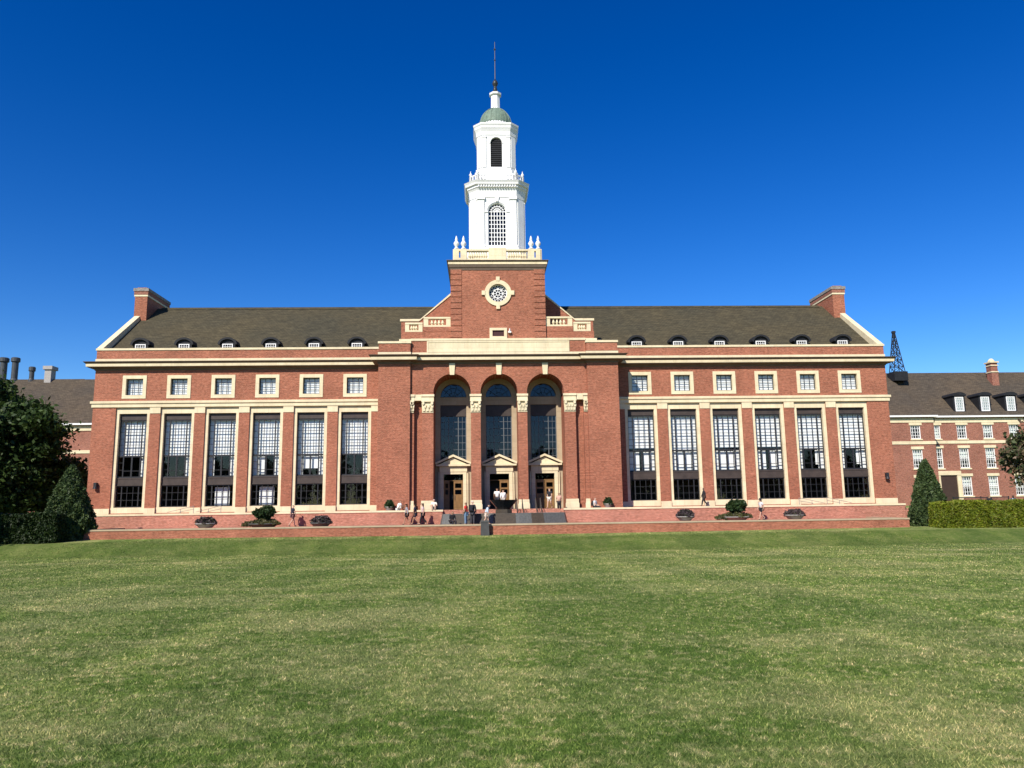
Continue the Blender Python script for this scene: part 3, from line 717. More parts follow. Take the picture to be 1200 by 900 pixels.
# front wall with round opening
n = 32; ring = [(.86*math.cos(2*math.pi*j/n), RZ+.86*math.sin(2*math.pi*j/n)) for j in range(n)]
def sqpt(j):
    t = 2*math.pi*j/n; c, s_ = math.cos(t), math.sin(t); k = 1/max(abs(c), abs(s_)); return (1.4*c*k, RZ+1.4*s_*k)
sqr = [sqpt(j) for j in range(n)]
vs = [(x, -1.9, z) for x, z in ring]+[(x, -1.9, z) for x, z in sqr]+[(x, -1.5, z) for x, z in ring]
tw.add(vs, [(j, (j+1) % n, n+(j+1) % n, n+j) for j in range(n)]+[(j, 2*n+j, 2*n+(j+1) % n, (j+1) % n) for j in range(n)])
wallpanel(tw, -TW, TW, 16.5, 23.45, -1.9, -1.898, [(-1.4, 1.4, RZ-1.4, RZ+1.4), (-.5, .5, 17.05, 17.62)])
tw.box(-TW, -TW+.4, -1.897, 6.7, 16.5, 23.45); tw.box(TW-.4, TW, -1.897, 6.7, 16.5, 23.45); tw.box(-TW, TW, 6.3, 6.7, 16.5, 23.45)
tower = tw.build('tower_wall', BRICK, lib)
q = MB()
for s in (-1, 1):
    z = 17.0
    while z < 23.2:
        a, b = sorted((s*(TW+.03), s*(TW-.98))); q.box(a, b, -1.96, -1.902, z, z+.46); q.box(*sorted((s*(TW+.03), s*(TW+.002))), -1.9, -.9, z, z+.47); z += .54
q.build_each('quoin', BRICK, tower)
bk = MB(); bk.box(-3.8, 3.8, -.9, -.85, 16.6, 23.3); bk.build('interior_partition', INTER, tower)
rw = MB(); archring(rw, 0, RZ, .84, 1.22, -2.02, -1.903, 24, True)
for t in (0, 90, 180, 270):
    c, s_ = math.cos(math.radians(t)), math.sin(math.radians(t)); rw.box(c*1.32-.17, c*1.32+.17, -2.06, -1.904, RZ+s_*1.32-.2, RZ+s_*1.32+.2)
rw = rw.build('round_window', CREAM, lib)
tc = MB(); archring(tc, 0, RZ, .76, .86, -1.72, -1.62, 20, True); archring(tc, 0, RZ, .38, .45, -1.72, -1.64, 16, True); archring(tc, 0, RZ, .12, .18, -1.72, -1.64, 12, True)
for k in range(8):
    t = k*math.pi/4; tc.tube((.15*math.cos(t), -1.68, RZ+.15*math.sin(t)), (.78*math.cos(t), -1.68, RZ+.78*math.sin(t)), .035, n=5)
for k in range(8):
    t0, t1 = (k+.0)*math.pi/4, (k+.5)*math.pi/4; t2 = (k+1)*math.pi/4
    tc.tube((.42*math.cos(t0), -1.68, RZ+.42*math.sin(t0)), (.76*math.cos(t1), -1.68, RZ+.76*math.sin(t1)), .028, n=5); tc.tube((.42*math.cos(t2), -1.68, RZ+.42*math.sin(t2)), (.76*math.cos(t1), -1.68, RZ+.76*math.sin(t1)), .028, n=5)
tc.build('tracery', WHITE, rw)
g = MB(); g.lathe([(.86, 0), (.86, .004)], n=32); g.v = [(x, -1.6+z, RZ+y) for x, y, z in g.v]; g.build('glass', GLASS_D, rw)
sw = MB(); frame_rect(sw, -.8, .78, 16.86, 17.84, .26, -2.0, -1.6, .2, .22); sw = sw.build('attic_window', CREAM, lib)
sp = MB(); sp.box(-.54, .52, -1.86, -1.82, 17.04, 17.64); sp.build('louvre', simple('maroon_louvre', (.05, .018, .018), .7), sw)
lmp = MB(); lmp.box(.88, 1.16, -2.15, -1.903, 17.35, 17.5); lmp.box(.98, 1.06, -2.1, -1.905, 17.5, 17.75); lmp.build('floodlight', WHITE, lib)
def sqpath(h, cy=TC): return [(-h, cy-h), (h, cy-h), (h, cy+h), (-h, cy+h)]
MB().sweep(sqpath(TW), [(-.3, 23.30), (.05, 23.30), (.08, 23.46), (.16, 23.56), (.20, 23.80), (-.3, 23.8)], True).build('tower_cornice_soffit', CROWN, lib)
MB().sweep(sqpath(TW), [(-.3, 23.802), (.24, 23.802), (.25, 24.02), (-.3, 24.02)], True).build('tower_cornice', CREAM, lib)
MB().sweep(sqpath(TW), [(-.3, 24.022), (.27, 24.022), (.38, 24.12), (.38, 24.17), (-.3, 24.32)], True).build('tower_cornice_crown', CROWN, lib)
mb = MB(); mb.box(-4.2, 4.2, -1.8, 6.6, 24.1, 24.30); mb.build('tower_deck', LEAD, lib)
tb = MB(); hB = 4.12
for fx in (0, 1, 2, 3):
    sub = balustrade(-2.85, -.8, 24.32, 25.38, 0, .03, 9); sub2 = balustrade(.8, 2.85, 24.32, 25.38, 0, .03, 9)
    core = MB(); core.box(-.8, .8, -.22, .22, 24.32, 25.5)
    for s in (-1, 1):
        a, b = sorted((s*2.85, s*3.42)); core.box(a, b, -.2, .2, 24.32, 25.4); a, b = sorted((s*3.56, s*4.0)); core.box(a, b, -.2, .2, 24.32, 25.4)
        a, b = sorted((s*3.42, s*3.56)); core.box(a, b, -.2, .2, 24.32, 24.55); core.box(a, b, -.2, .2, 25.2, 25.4)
    for part in (sub, sub2, core):
        for (x, y, z) in part.v: pass
        ca, sa = math.cos(fx*math.pi/2), math.sin(fx*math.pi/2)
        vs = [(x*ca-(y-hB+.2)*sa, x*sa+(y-hB+.2)*ca+TC, z) for x, y, z in part.v]
        tb.add(vs, part.f)
tb.build('tower_balustrade', CREAM, lib)
ur = MB(); ur.lathe([(.22, 25.42), (.22, 25.52), (.10, 25.6), (.12, 25.66), (.25, 25.9), (.26, 26.02), (.14, 26.2), (.10, 26.3), (.14, 26.36), (.03, 26.72)], n=12)
ur = ur.build('urn', WHITE, lib, True)
ulist = [(sx*a, (TC-hB+.2) if sy < 0 else (TC+hB-.2)) for sx in (-1, 1) for a in (3.14, 3.80) for sy in (-1, 1)]
for i, (x, y) in enumerate(ulist):
    o = ur if i == 0 else dup(ur, lib)
    o.location = (x, y, 0)
LX = .05
ZMAP = ([0, 24.3, 26.85, 33.95, 39.95, 40.15, 41.77, 43.4, 49.0], [0, 24.3, 26.0, 32.72, 39.08, 39.45, 41.55, 43.3, 49.0])
def octa(h, c, cy=TC, cx=LX):   # chamfered square, counter-clockwise
    return [(cx-h+c, cy-h), (cx+h-c, cy-h), (cx+h, cy-h+c), (cx+h, cy+h-c), (cx+h-c, cy+h), (cx-h+c, cy+h), (cx-h, cy+h-c), (cx-h, cy-h+c)]
# first white stage
s1 = MB(); s1.prismz(octa(3.0, .85), 24.3, 26.35); s1.prismz(octa(2.82, .8), 26.35, 26.85)
FH, CH = 2.56, .72; fy = TC-FH
arw = MB(); archwall(arw, LX-FH+CH, LX+FH-CH, 26.85, 33.0, fy, fy+.25, LX, 30.75, .86, 27.15)
s1.v += []; s1.add(arw.v, arw.f)
oc = octa(FH, CH)
for a, b in ((1, 2), (2, 3), (3, 4), (4, 5), (5, 6), (6, 7), (7, 0)):
    (x0, y0), (x1, y1) = oc[a], oc[b]; s1.add([(x0, y0, 26.85), (x1, y1, 26.85), (x1, y1, 33.0), (x0, y0, 33.0)], [(0, 1, 2, 3)])
stage1 = s1.build('belfry_stage', WHITE, lib)
pl = MB()
for s in (-1, 1):
    a, b = sorted((LX+s*(FH-CH), LX+s*(FH-CH-.62))); pl.box(a, b, fy-.14, fy-.003, 27.0, 31.95); pl.box(a-.07, b+.07, fy-.24, fy-.003, 31.95, 32.25); pl.box(a-.06, b+.06, fy-.2, fy-.003, 26.85, 27.15)
at = MB()
archring(at, LX, 30.75, .95, 1.2, fy-.07, fy-.003); at.box(LX-1.35, LX-.86, fy-.08, fy-.004, 30.62, 30.75); at.box(LX+.86, LX+1.35, fy-.08, fy-.004, 30.62, 30.75)
at.prism([(LX-.13, 31.75), (LX+.13, 31.75), (LX+.2, 32.3), (LX-.2, 32.3)], fy-.16, fy-.004)
for s in (-1, 1):   # pilasters on the side faces
    for yy in (TC-FH+CH, TC+FH-CH-.6):
        a, b = sorted((LX+s*FH, LX+s*(FH+.14))); pl.box(a, b, yy, yy+.6, 27.0, 31.95)
    d = Vector((s*.7071, -.7071)); c0 = Vector((LX+s*(FH-CH/2), TC-FH+CH/2)); tt = Vector((-d.y, d.x))
    w_ = .42; pts = [c0+d*.13-tt*w_, c0+d*.13+tt*w_, c0+tt*w_, c0-tt*w_]
    pl.prismz([tuple(p) for p in pts], 27.0, 32.0)
pl.build_each('pilaster', WHITE, stage1); at.build_each('arch_trim', WHITE, stage1)
MB().sweep(octa(FH, CH), [(-.2, 32.2), (.05, 32.2), (.08, 32.6), (.14, 32.95), (.22, 33.12), (.30, 33.2), (.30, 33.42), (.46, 33.46), (.50, 33.66), (.60, 33.86), (-.2, 33.95)], True).build('belfry_cornice', WHITE, lib)
dn = MB(); k = int(FH*2/.26)
for i in range(-7, 8): dn.box(LX+i*.25-.065, LX+i*.25+.065, fy-.43, fy-.302, 33.2, 33.4)
dn.build('dentils', WHITE, stage1)
aw = MB(); bars(aw, [LX-.86+.03+1.66*j/6 for j in range(7)], 27.15, 30.75, .075, fy+.16, fy+.22); rows(aw, [27.2+.445*j for j in range(9)], LX-.86, LX+.86, .075, fy+.16, fy+.22)
archring(aw, LX, 30.75, .3, .37, fy+.16, fy+.22, 16); archring(aw, LX, 30.75, .56, .62, fy+.16, fy+.22, 16); archring(aw, LX, 30.75, .80, .88, fy+.16, fy+.22, 20)
for j in range(1, 8):
    t = math.pi*j/8; aw.tube((LX, fy+.19, 30.75), (LX+.84*math.cos(t), fy+.19, 30.75+.84*math.sin(t)), .032, n=5)
aw = aw.build('arched_window', WHITE, lib)
g = MB(); g.prism([(LX+.86, 27.15)]+archpts(LX, 30.75, .86, 20)+[(LX-.86, 27.15)], fy+.26, fy+.264); g.build('glass', glassmat('belfry_glass', (.15, .2, .25)), aw)
bk = MB(); bk.box(LX-2, LX+2, fy+1.0, fy+1.04, 26.9, 32.9); bk.build('inner_lining', INTER, stage1)
# small balustrade
sb = MB(); o2 = octa(2.52, .7)
for i in range(8):
    p, q_ = Vector((*o2[i], 0)), Vector((*o2[(i+1) % 8], 0)); L_ = (q_-p).length; nb = max(2, int(L_/.26))
    sb.tube(p+Vector((0, 0, 34.62)), q_+Vector((0, 0, 34.62)), .09, n=6); sb.tube(p+Vector((0, 0, 34.05)), q_+Vector((0, 0, 34.05)), .09, n=6)
    for j in range(nb+1):
        c = p.lerp(q_, j/nb); sb.tube((c.x, c.y, 34.0), (c.x, c.y, 34.62), .065 if 0 < j < nb else .14, n=6)
a, b = LX-1.0, LX+1.0; sb.box(a, b, TC-2.58, TC-2.46, 34.0, 34.66)
for x, y in (o2[7], o2[2], o2[0], o2[1]): sb.lathe([(.09, 34.68), (.16, 34.85), (.05, 35.0), (.02, 35.2)], (x, y), 8)
sb.build('belfry_balustrade', WHITE, lib)
# second white stage
F2, C2 = 1.90, .56; f2 = TC-F2
s2 = MB(); s2.prismz(octa(2.1, .62), 33.9, 35.2); s2.prismz(octa(2.0, .6), 35.2, 35.5)
arw = MB(); archwall(arw, LX-F2+C2, LX+F2-C2, 35.5, 38.95, f2, f2+.25, LX, 37.95, .56, 35.62); s2.add(arw.v, arw.f)
oc = octa(F2, C2)
for a, b in ((1, 2), (2, 3), (3, 4), (4, 5), (5, 6), (6, 7), (7, 0)):
    (x0, y0), (x1, y1) = oc[a], oc[b]; s2.add([(x0, y0, 35.5), (x1, y1, 35.5), (x1, y1, 38.95), (x0, y0, 38.95)], [(0, 1, 2, 3)])
stage2 = s2.build('lantern_stage', WHITE, lib)
pl = MB()
for s in (-1, 1):
    a, b = sorted((LX+s*(F2-C2), LX+s*(F2-C2-.34))); pl.box(a, b, f2-.08, f2-.003, 35.6, 38.5); pl.box(a-.04, b+.04, f2-.12, f2-.003, 38.5, 38.65)
    d = Vector((s*.7071, -.7071)); c0 = Vector((LX+s*(F2-C2/2), TC-F2+C2/2)); tt = Vector((-d.y, d.x)); w_ = .3
    pl.prismz([tuple(p) for p in (c0+d*.09-tt*w_, c0+d*.09+tt*w_, c0+tt*w_, c0-tt*w_)], 35.6, 38.6)
at = MB(); archring(at, LX, 37.95, .58, .70, f2-.05, f2-.003); at.build('arch_trim', WHITE, stage2)
pl.build_each('pilaster', WHITE, stage2)
lv = MB()
for j in range(14): lv.box(LX-.56, LX+.56, f2+.14, f2+.2, 35.65+.2*j, 35.65+.2*j+.12)
lv.build('louvre', DORMER, stage2)
bk = MB(); bk.box(LX-1.2, LX+1.2, f2+.3, f2+.33, 35.5, 38.9); bk.build('inner_lining', DORMER, stage2)
MB().sweep(octa(F2, C2), [(-.2, 38.75), (.05, 38.75), (.08, 39.1), (.16, 39.3), (.22, 39.42), (.25, 39.6), (.32, 39.72), (.34, 39.86), (-.2, 39.95)], True).build('lantern_cornice', WHITE, lib)
MB().lathe([(1.8, 39.8), (1.72, 39.98), (1.66, 40.02), (1.66, 40.2)], (LX, TC), 32).build('dome_drum', WHITE, lib, True)
dm = MB(); dm.lathe([(1.66*math.cos(t), 40.15+1.62*math.sin(t)) for t in [math.pi/2*j/12 for j in range(12)]]+[(.3, 41.76)], (LX, TC), 36); dm = dm.build('dome', COPPER, lib, True)
rb = MB()
for k in range(20):
    t = 2*math.pi*k/20
    for j in range(10):
        a0, a1 = math.pi/2*j/11, math.pi/2*(j+1)/11
        rb.tube((LX+1.67*math.cos(a0)*math.cos(t), TC+1.67*math.cos(a0)*math.sin(t), 40.15+1.63*math.sin(a0)), (LX+1.67*math.cos(a1)*math.cos(t), TC+1.67*math.cos(a1)*math.sin(t), 40.15+1.63*math.sin(a1)), .035, n=4)
rb.build('dome_rib', COPPER, dm)
fn = MB(); fn.lathe([(.60, 41.55), (.58, 41.72), (.48, 41.8), (.46, 43.05), (.62, 43.12), (.64, 43.3), (.5, 43.38), (.2, 43.45)], (LX, TC), 8, math.pi/8); fn.build('finial_drum', WHITE, lib)
fb = MB(); fb.lathe([(.24, 43.4), (.2, 43.9), (.14, 44.0), (.16, 44.15), (.26, 44.3), (.30, 44.45), (.22, 44.7), (.08, 44.85), (.06, 44.95)], (LX, TC), 14); fb.build('finial', simple('dark_copper', (.03, .033, .036), .4, .2), lib, True)
spb = MB(); spb.tube((LX, TC, 44.9), (LX, TC, 49.0), .055, .03, 6); spb.lathe([(.05, 46.9), (.11, 47.0), (.05, 47.1)], (LX, TC), 8); spb.lathe([(.05, 48.05), (.13, 48.17), (.05, 48.3)], (LX, TC), 8); spb.build('spire_rod', LEAD, lib)
ZMAP = None
# wall lamps at both ends of the facade
for x in (-35.75, 35.7):
    m = MB(); m.box(x-.12, x+.12, -.32, -.003, 4.05, 4.4); m.tube((x, -.22, 4.05), (x, -.22, 3.85), .16, .2, 10); m.build('wall_lamp', STEEL, lib)

# ------------------------------------------------------------------ flanking wing buildings
def far_wing(s, label):
    e = empty('wing_building', label, 'building', (s*60, 32, 1.5))
    off = Vector((s*60, 32, 1.5))
    def B(mb, name, mat, parent=None):
        mb.v = [(x-off.x, y-off.y, z-off.z) for x, y, z in mb.v] if parent is None else mb.v
        return mb.build(name, mat, e if parent is None else parent)
    def mir(h): return (h[0], h[1], h[2], h[3]) if s > 0 else (-h[1], -h[0], h[2], h[3])
    YF, YN = 32.0, 28.5
    cols = [60.15+3.66*k for k in range(8)]
    rowsz = ((10.12, 11.98), (6.13, 8.84), (2.41, 5.03))
    holes = [mir((c-.68, c+.68, a, b)) for c in cols for a, b in rowsz if not (c < 61 and a < 3)]
    x0, x1 = sorted((s*57.9, s*92)); mb = MB()
    wallpanel(mb, x0, x1, .5, 13.0, YF, YF+.4, holes); B(mb, 'wall', BRICK_F)
    colsn = [55.35]; rn = ((9.85, 11.65), (6.0, 8.5), (2.4, 4.8))
    holesn = [mir((c-.68, c+.68, a, b)) for c in colsn for a, b in rn]
    x0, x1 = sorted((s*44, s*57.85)); mb = MB(); wallpanel(mb, x0, x1, .5, 12.7, YN, YN+.4, holesn)
    mb.box(*sorted((s*57.85, s*57.45)), YN+.402, YF+.4, .5, 12.7); mb.box(*sorted((s*44, s*44.3)), YN+.402, 48, .5, 12.7); mb.box(*sorted((s*92, s*91.6)), YF+.402, 48, .5, 13.0)
    mb.box(*sorted((s*44, s*92)), 47.6, 48, .5, 12.7); B(mb, 'wall', BRICK_F)
    mb = MB(); mb.box(*sorted((s*58, s*91)), YF+2.5, YF+2.6, .5, 13); mb.box(*sorted((s*44.5, s*57.3)), YN+2.5, YN+2.6, .5, 12.6); B(mb, 'interior_partition', INTER)
    mb = MB(); mb.box(*sorted((s*57.9, s*92.2)), YF-.10, YF-.003, 12.30, 12.86); ev = MB(); ev.box(*sorted((s*57.9, s*92.4)), YF-.55, YF+.3, 13.0, 13.22)
    mb.box(*sorted((s*44, s*57.97)), YN-.10, YN-.003, 12.0, 12.56); ev.box(*sorted((s*44, s*58.25)), YN-.55, YN+.3, 12.7, 12.92); mb.box(*sorted((s*57.853, s*57.97)), YN-.1, YF-.5, 12.0, 12.56)
    B(mb, 'frieze', CREAM); B(ev, 'eaves_cornice', WHITE)
    mb = MB(); mb.box(*sorted((s*57.9, s*92)), YF-.08, YF-.003, 9.45, 9.85); mb.box(*sorted((s*44, s*57.92)), YN-.08, YN-.003, 9.15, 9.55); B(mb, 'string_course', CREAM)
    rf = MB(); rf.prismx([(YF+.31, 12.9), (YF+.31, 13.10), (40, 20.6), (48.4, 13.4), (48.4, 13.29)], *sorted((s*58.0, s*92.3)))
    rf.prismx([(YN+.31, 12.6), (YN+.31, 12.80), (40.0, 20.55), (48.4, 13.1), (48.4, 12.97)], *sorted((s*44, s*58.2)))
    rf = B(rf, 'roof', ROOF_F)
    def win(c, a, b, y):
        h = mir((c-.68, c+.68, a, b)); xm = (h[0]+h[1])/2
        w = MB(); frame_rect(w, -.68, .68, a, b, .12, .10, .2); nr = 5 if b-a > 2 else 4
        bars(w, [-.34, 0, .34], a+.1, b-.1, .05, .11, .19); rows(w, [a+(b-a)*j/nr for j in range(1, nr)], -.6, .6, .05, .11, .19)
        if b-a > 2: rows(w, [(a+b)/2], -.62, .62, .12, .1, .21)
        w.v = [(x+xm-off.x, yy+y-off.y, z-off.z) for x, yy, z in w.v]
        r = w.build('window', WHITE, e)
        t = MB(); t.box(-.85, .85, -.07, -.003, b, b+.36); t.box(-.8, .8, -.1, .12, a-.18, a-.002); t.v = [(x+xm-off.x, yy+y-off.y, z-off.z) for x, yy, z in t.v]; [setattr(q_, 'name', 'sill' if j_ else 'lintel') for j_, q_ in enumerate(t.build_each('lintel', CREAM, r))]
        g = MB(); g.add([(-.66, .15, a), (.66, .15, a), (.66, .15, b), (-.66, .15, b)], [(0, 1, 2, 3)]); g.v = [(x+xm-off.x, yy+y-off.y, z-off.z) for x, yy, z in g.v]; g.build('glass', GLASS, r)
        hb = b-(b-a)*rnd.choice((.45, .15, .98, .3, .6)); bl = MB(); bl.box(-.7, .7, .5, .51, hb, b+.1); bl.v = [(x+xm-off.x, yy+y-off.y, z-off.z) for x, yy, z in bl.v]; bl.build('blind', BLIND_F, r)
    for c in cols[:6]:
        for a, b in rowsz:
            if not (c < 61 and a < 3): win(c, a, b, YF)
    for c in colsn:
        for a, b in rn: win(c, a, b, YN)
    # dormers
    for k in range(6):
        xm = s*(64.62+3.66*k); d = MB(); y = 33.2
        d.prism([(.85, 13.5)]+[(.85*math.cos(math.pi*j/10), 16.1+.45*math.sin(math.pi*j/10)) for j in range(11)]+[(-.85, 13.5)], y, 37.2)
        d.prism([(1.0*math.cos(math.pi*j/10), 16.15+.52*math.sin(math.pi*j/10)) for j in range(11)], y-.25, 37.2)
        d.v = [(x+xm-off.x, yy-off.y, z-off.z) for x, yy, z in d.v]; r = d.build('dormer', DORMER, e)
        w = MB(); frame_rect(w, -.60, .60, 14.0, 16.0, .12, y-.08, y-.003); bars(w, [-.3, 0, .3], 14.05, 16.0, .06, y-.07, y-.01); rows(w, [14.45, 14.85, 15.25, 15.65], -.55, .55, .06, y-.072, y-.008)
        w.v = [(x+xm-off.x, yy-off.y, z-off.z) for x, yy, z in w.v]; w.build('window_frame', WHITE, r)
        g = MB(); g.box(-.55, .55, y-.03, y-.004, 14.05, 15.95); g.v = [(x+xm-off.x, yy-off.y, z-off.z) for x, yy, z in g.v]; g.build('pane', PANE_F, r)
    if s > 0:
        c = MB(); c.box(72.75, 73.75, 37.6, 38.7, 17.5, 21.6); c.v = [(x-off.x, y-off.y, z-off.z) for x, y, z in c.v]; c = c.build('chimney', BRICK_F, e)
        k = MB(); k.box(72.68, 73.82, 37.5, 38.8, 20.2, 20.35); k.box(72.68, 73.82, 37.5, 38.8, 21.15, 21.3); k.box(72.6, 73.9, 37.4, 38.9, 21.602, 21.8); k.lathe([(.5, 21.8), (.42, 22.05), (.2, 22.3)], (73.25, 38.15), 10); k.v = [(x-off.x, y-off.y, z-off.z) for x, y, z in k.v]; k.build('chimney_cap', CREAM, c)
        p = MB(); p.box(62.4, 62.95, YF-.2, YF-.003, 1.5, 5.2); p.box(59.6, 60.1, YF-.2, YF-.003, 1.5, 5.2); p.box(59.6, 62.95, YF-.25, YF-.004, 5.2, 5.75); p.v = [(x-off.x, y-off.y, z-off.z) for x, y, z in p.v]; p = p.build('door_surround', CREAM, e)
        q = MB(); q.box(60.1, 62.4, YF-.06, YF-.005, 1.5, 5.2); q.v = [(x-off.x, y-off.y, z-off.z) for x, y, z in q.v]; q.build('door', simple('dark_brown_door', (.05, .03, .022), .6), p)
    else:
        for (xm, r, zt, ym) in ((-69.4, .62, 23.75, 40.0), (-67.8, .56, 23.75, 40.0), (-65.4, .42, 22.4, 40.0)):
            v = MB(); v.lathe([(r, 20.0), (r*.95, 20.5), (r*.75, 20.7), (r*.75, zt-.7), (r*1.05, zt-.6), (r*1.05, zt-.1), (r*.8, zt)], (xm, ym), 14); v.v = [(x-off.x, y-off.y, z-off.z) for x, y, z in v.v]; v.build('roof_vent', LEAD, e)
        v = MB(); v.box(-63.3, -62.4, 39.4, 40.6, 20.0, 21.9); v.box(-63.5, -62.2, 39.2, 40.8, 21.9, 22.4); v.v = [(x-off.x, y-off.y, z-off.z) for x, y, z in v.v]; v.build('exhaust_hood', CONC, e)
    return e
PANE_F = simple('grey_green_pane', (.22, .28, .27), .25, .15)
BLIND_F = simple('pale_green_blind', (.62, .68, .64), .8, .06)
far_wing(1, 'red brick three storey wing with dormers beyond the right end of the library')
far_wing(-1, 'red brick wing behind the dark tree, with metal vents along its roof')
# lattice mast
ms = empty('radio_mast', 'dark steel lattice mast rising from the right wing roof', 'mast', (58.95, 38, 19.0))
m = MB(); b0, b1, hz = .78, .12, 7.2
prev = None
for k in range(7):
    f = k/6; w = b0+(b1-b0)*f; z = 1.2+(hz-1.2)*f
    cur = [Vector((sx*w, sy*w, z)) for sx, sy in ((-1, -1), (1, -1), (1, 1), (-1, 1))]
    for i in range(4): m.tube(cur[i], cur[(i+1) % 4], .045, n=4)
    if prev:
        for i in range(4):
            m.tube(prev[i], cur[i], .06, n=4); m.tube(prev[i], cur[(i+1) % 4], .04, n=4); m.tube(prev[(i+1) % 4], cur[i], .04, n=4)
    prev = cur
m.box(-.22, .22, -.22, .22, hz, hz+.3)
m.build('lattice', STEEL, ms)
m = MB(); m.box(-1.0, 1.0, -1.0, 1.0, 0, 1.35); m.build('mast_base', DORMER, ms)

# ------------------------------------------------------------------ fountain
fo = empty('fountain', 'dark granite fountain with faceted basin and raised bowl before the doors', 'fountain', (0.15, -7.1, LF))
cxs = [(-5.15, .3), (-5.0, -.55), (-3.2, -1.35), (-1.2, -1.62), (1.2, -1.62), (3.2, -1.35), (5.0, -.55), (5.2, .3), (4.4, 1.25), (-4.4, 1.25)]
inn = [(x*.88, y*.78) for x, y in cxs]
m = MB(); n = len(cxs); tp = [(x*.965, y*.93) for x, y in cxs]
vs = [(x, y, .02) for x, y in cxs]+[(x, y, .86) for x, y in tp]+[(x, y, .86) for x, y in inn]+[(x, y, .3) for x, y in inn]
m.add(vs, [(i+k*n, (i+1) % n+k*n, (i+1) % n+(k+1)*n, i+(k+1)*n) for k in range(3) for i in range(n)]); m.build('basin', GRAN, fo)
m = MB(); m.add([(x, y, .62) for x, y in inn], [tuple(range(n))]); m.build('water', WATER, fo)
for i, (t0, t1) in ((2, (.05, .95)), (3, (.12, .88)), (4, (.5, 1.0)), (1, (.55, 1.0))):
    a, b = Vector(cxs[i]), Vector(cxs[i+1]); c, d = Vector(tp[i]), Vector(tp[i+1]); o = Vector((0, -.012))
    p0, p1, p2, p3 = a.lerp(b, t0)+o, a.lerp(b, t1)+o, c.lerp(d, t1)+o, c.lerp(d, t0)+o
    k = MB(); k.add([(*p0, .05), (*p1, .05), (*p2, .855), (*p3, .855)], [(0, 1, 2, 3)])
    k.add([(p0.x, p0.y+.01, .05), (p1.x, p1.y+.01, .05), (p2.x, p2.y+.01, .855), (p3.x, p3.y+.01, .855)], [(3, 2, 1, 0)]); k.build('granite_panel', GRAN_B, fo)
m = MB(); m.lathe([(.74, .3), (.7, 1.17)], n=8, ph=math.pi/8); m.build('pedestal', GRAN_B, fo)
m = MB(); m.lathe([(.52, 1.17), (.6, 1.3), (1.12, 1.86), (1.18, 1.92), (1.05, 1.92), (.9, 1.75)], n=16); m.build('bowl', GRAN_K, fo)
gp = empty('granite_plinth', 'small dark stone block standing at the edge of the lawn below the terrace', 'stone block', (-1.39, -10.35, -.35))
m = MB(); m.prismz([(-.34, -.26), (.34, -.26), (.34, .26), (-.34, .26)], -.1, 1.02, [(-.30, -.2), (.30, -.2), (.30, .26), (-.30, .26)]); m.build('block', simple('slate_block', (.06, .06, .058), .5, .2), gp)
m = MB(); m.box(-.32, .32, -.24, .27, 1.021, 1.13); m.build('cap', simple('slate_cap', (.09, .09, .088), .5, .2), gp)

# handrails
def handrail(loc, label, slope, mat, length=1.9):
    e = empty('handrail', label, 'handrail', loc, 0, None)
    m = MB(); L_ = length
    m.tube((0, 0, .9), (0, -L_, .9-slope*L_), .035, n=6); m.tube((0, 0, .5), (0, -L_, .5-slope*L_), .025, n=6); m.build('rail', mat, e)
    for t in (0.02, .98):
        p = MB(); p.tube((0, -L_*t, -slope*L_*t), (0, -L_*t, .9-slope*L_*t), .035, n=6); p.build('post', mat, e)
    return e
RAIL = simple('rail_metal', (.10, .09, .08), .4, .2, metal=.5)
for x, lb in ((1.35, 'dark metal handrail on the entrance steps just right of the fountain bowl'), (1.85, 'second dark handrail on the steps, right beside the one at the bowl'), (3.0, 'dark handrail on the steps left of the right-hand doorway'), (3.4, 'dark handrail on the steps in line with the right-hand doorway')):
    handrail((x, -3.2, UF), lb, .525, RAIL, 2.1)
def siderail(x0, x1, label):
    e = empty('handrail', label, 'handrail', (x0, -2.6, UF))
    m = MB(); L_ = x1-x0; m.tube((0, 0, .12), (L_, 0, .62), .02, n=6); m.tube((L_*.45, 0, .12), (L_, 0, .36), .02, n=6); m.build('rail', RAIL_L, e)
    for t in (.5, 1.0):
        p = MB(); p.tube((L_*t, 0, 0), (L_*t, 0, .12+.5*t), .025, n=6); p.build('post', RAIL_L, e)
RAIL_L = simple('galvanised_rail', (.35, .34, .32), .4, .1, metal=.6)
siderail(-28.4, -26.2, 'thin grey handrail before the second tall window from the left end'); siderail(-26.0, -23.9, 'thin grey handrail before the third tall window from the left end')
siderail(28.6, 26.3, 'thin grey handrail before the tall window second from the right end'); siderail(31.0, 28.8, 'thin grey handrail at the right end of the upper terrace')

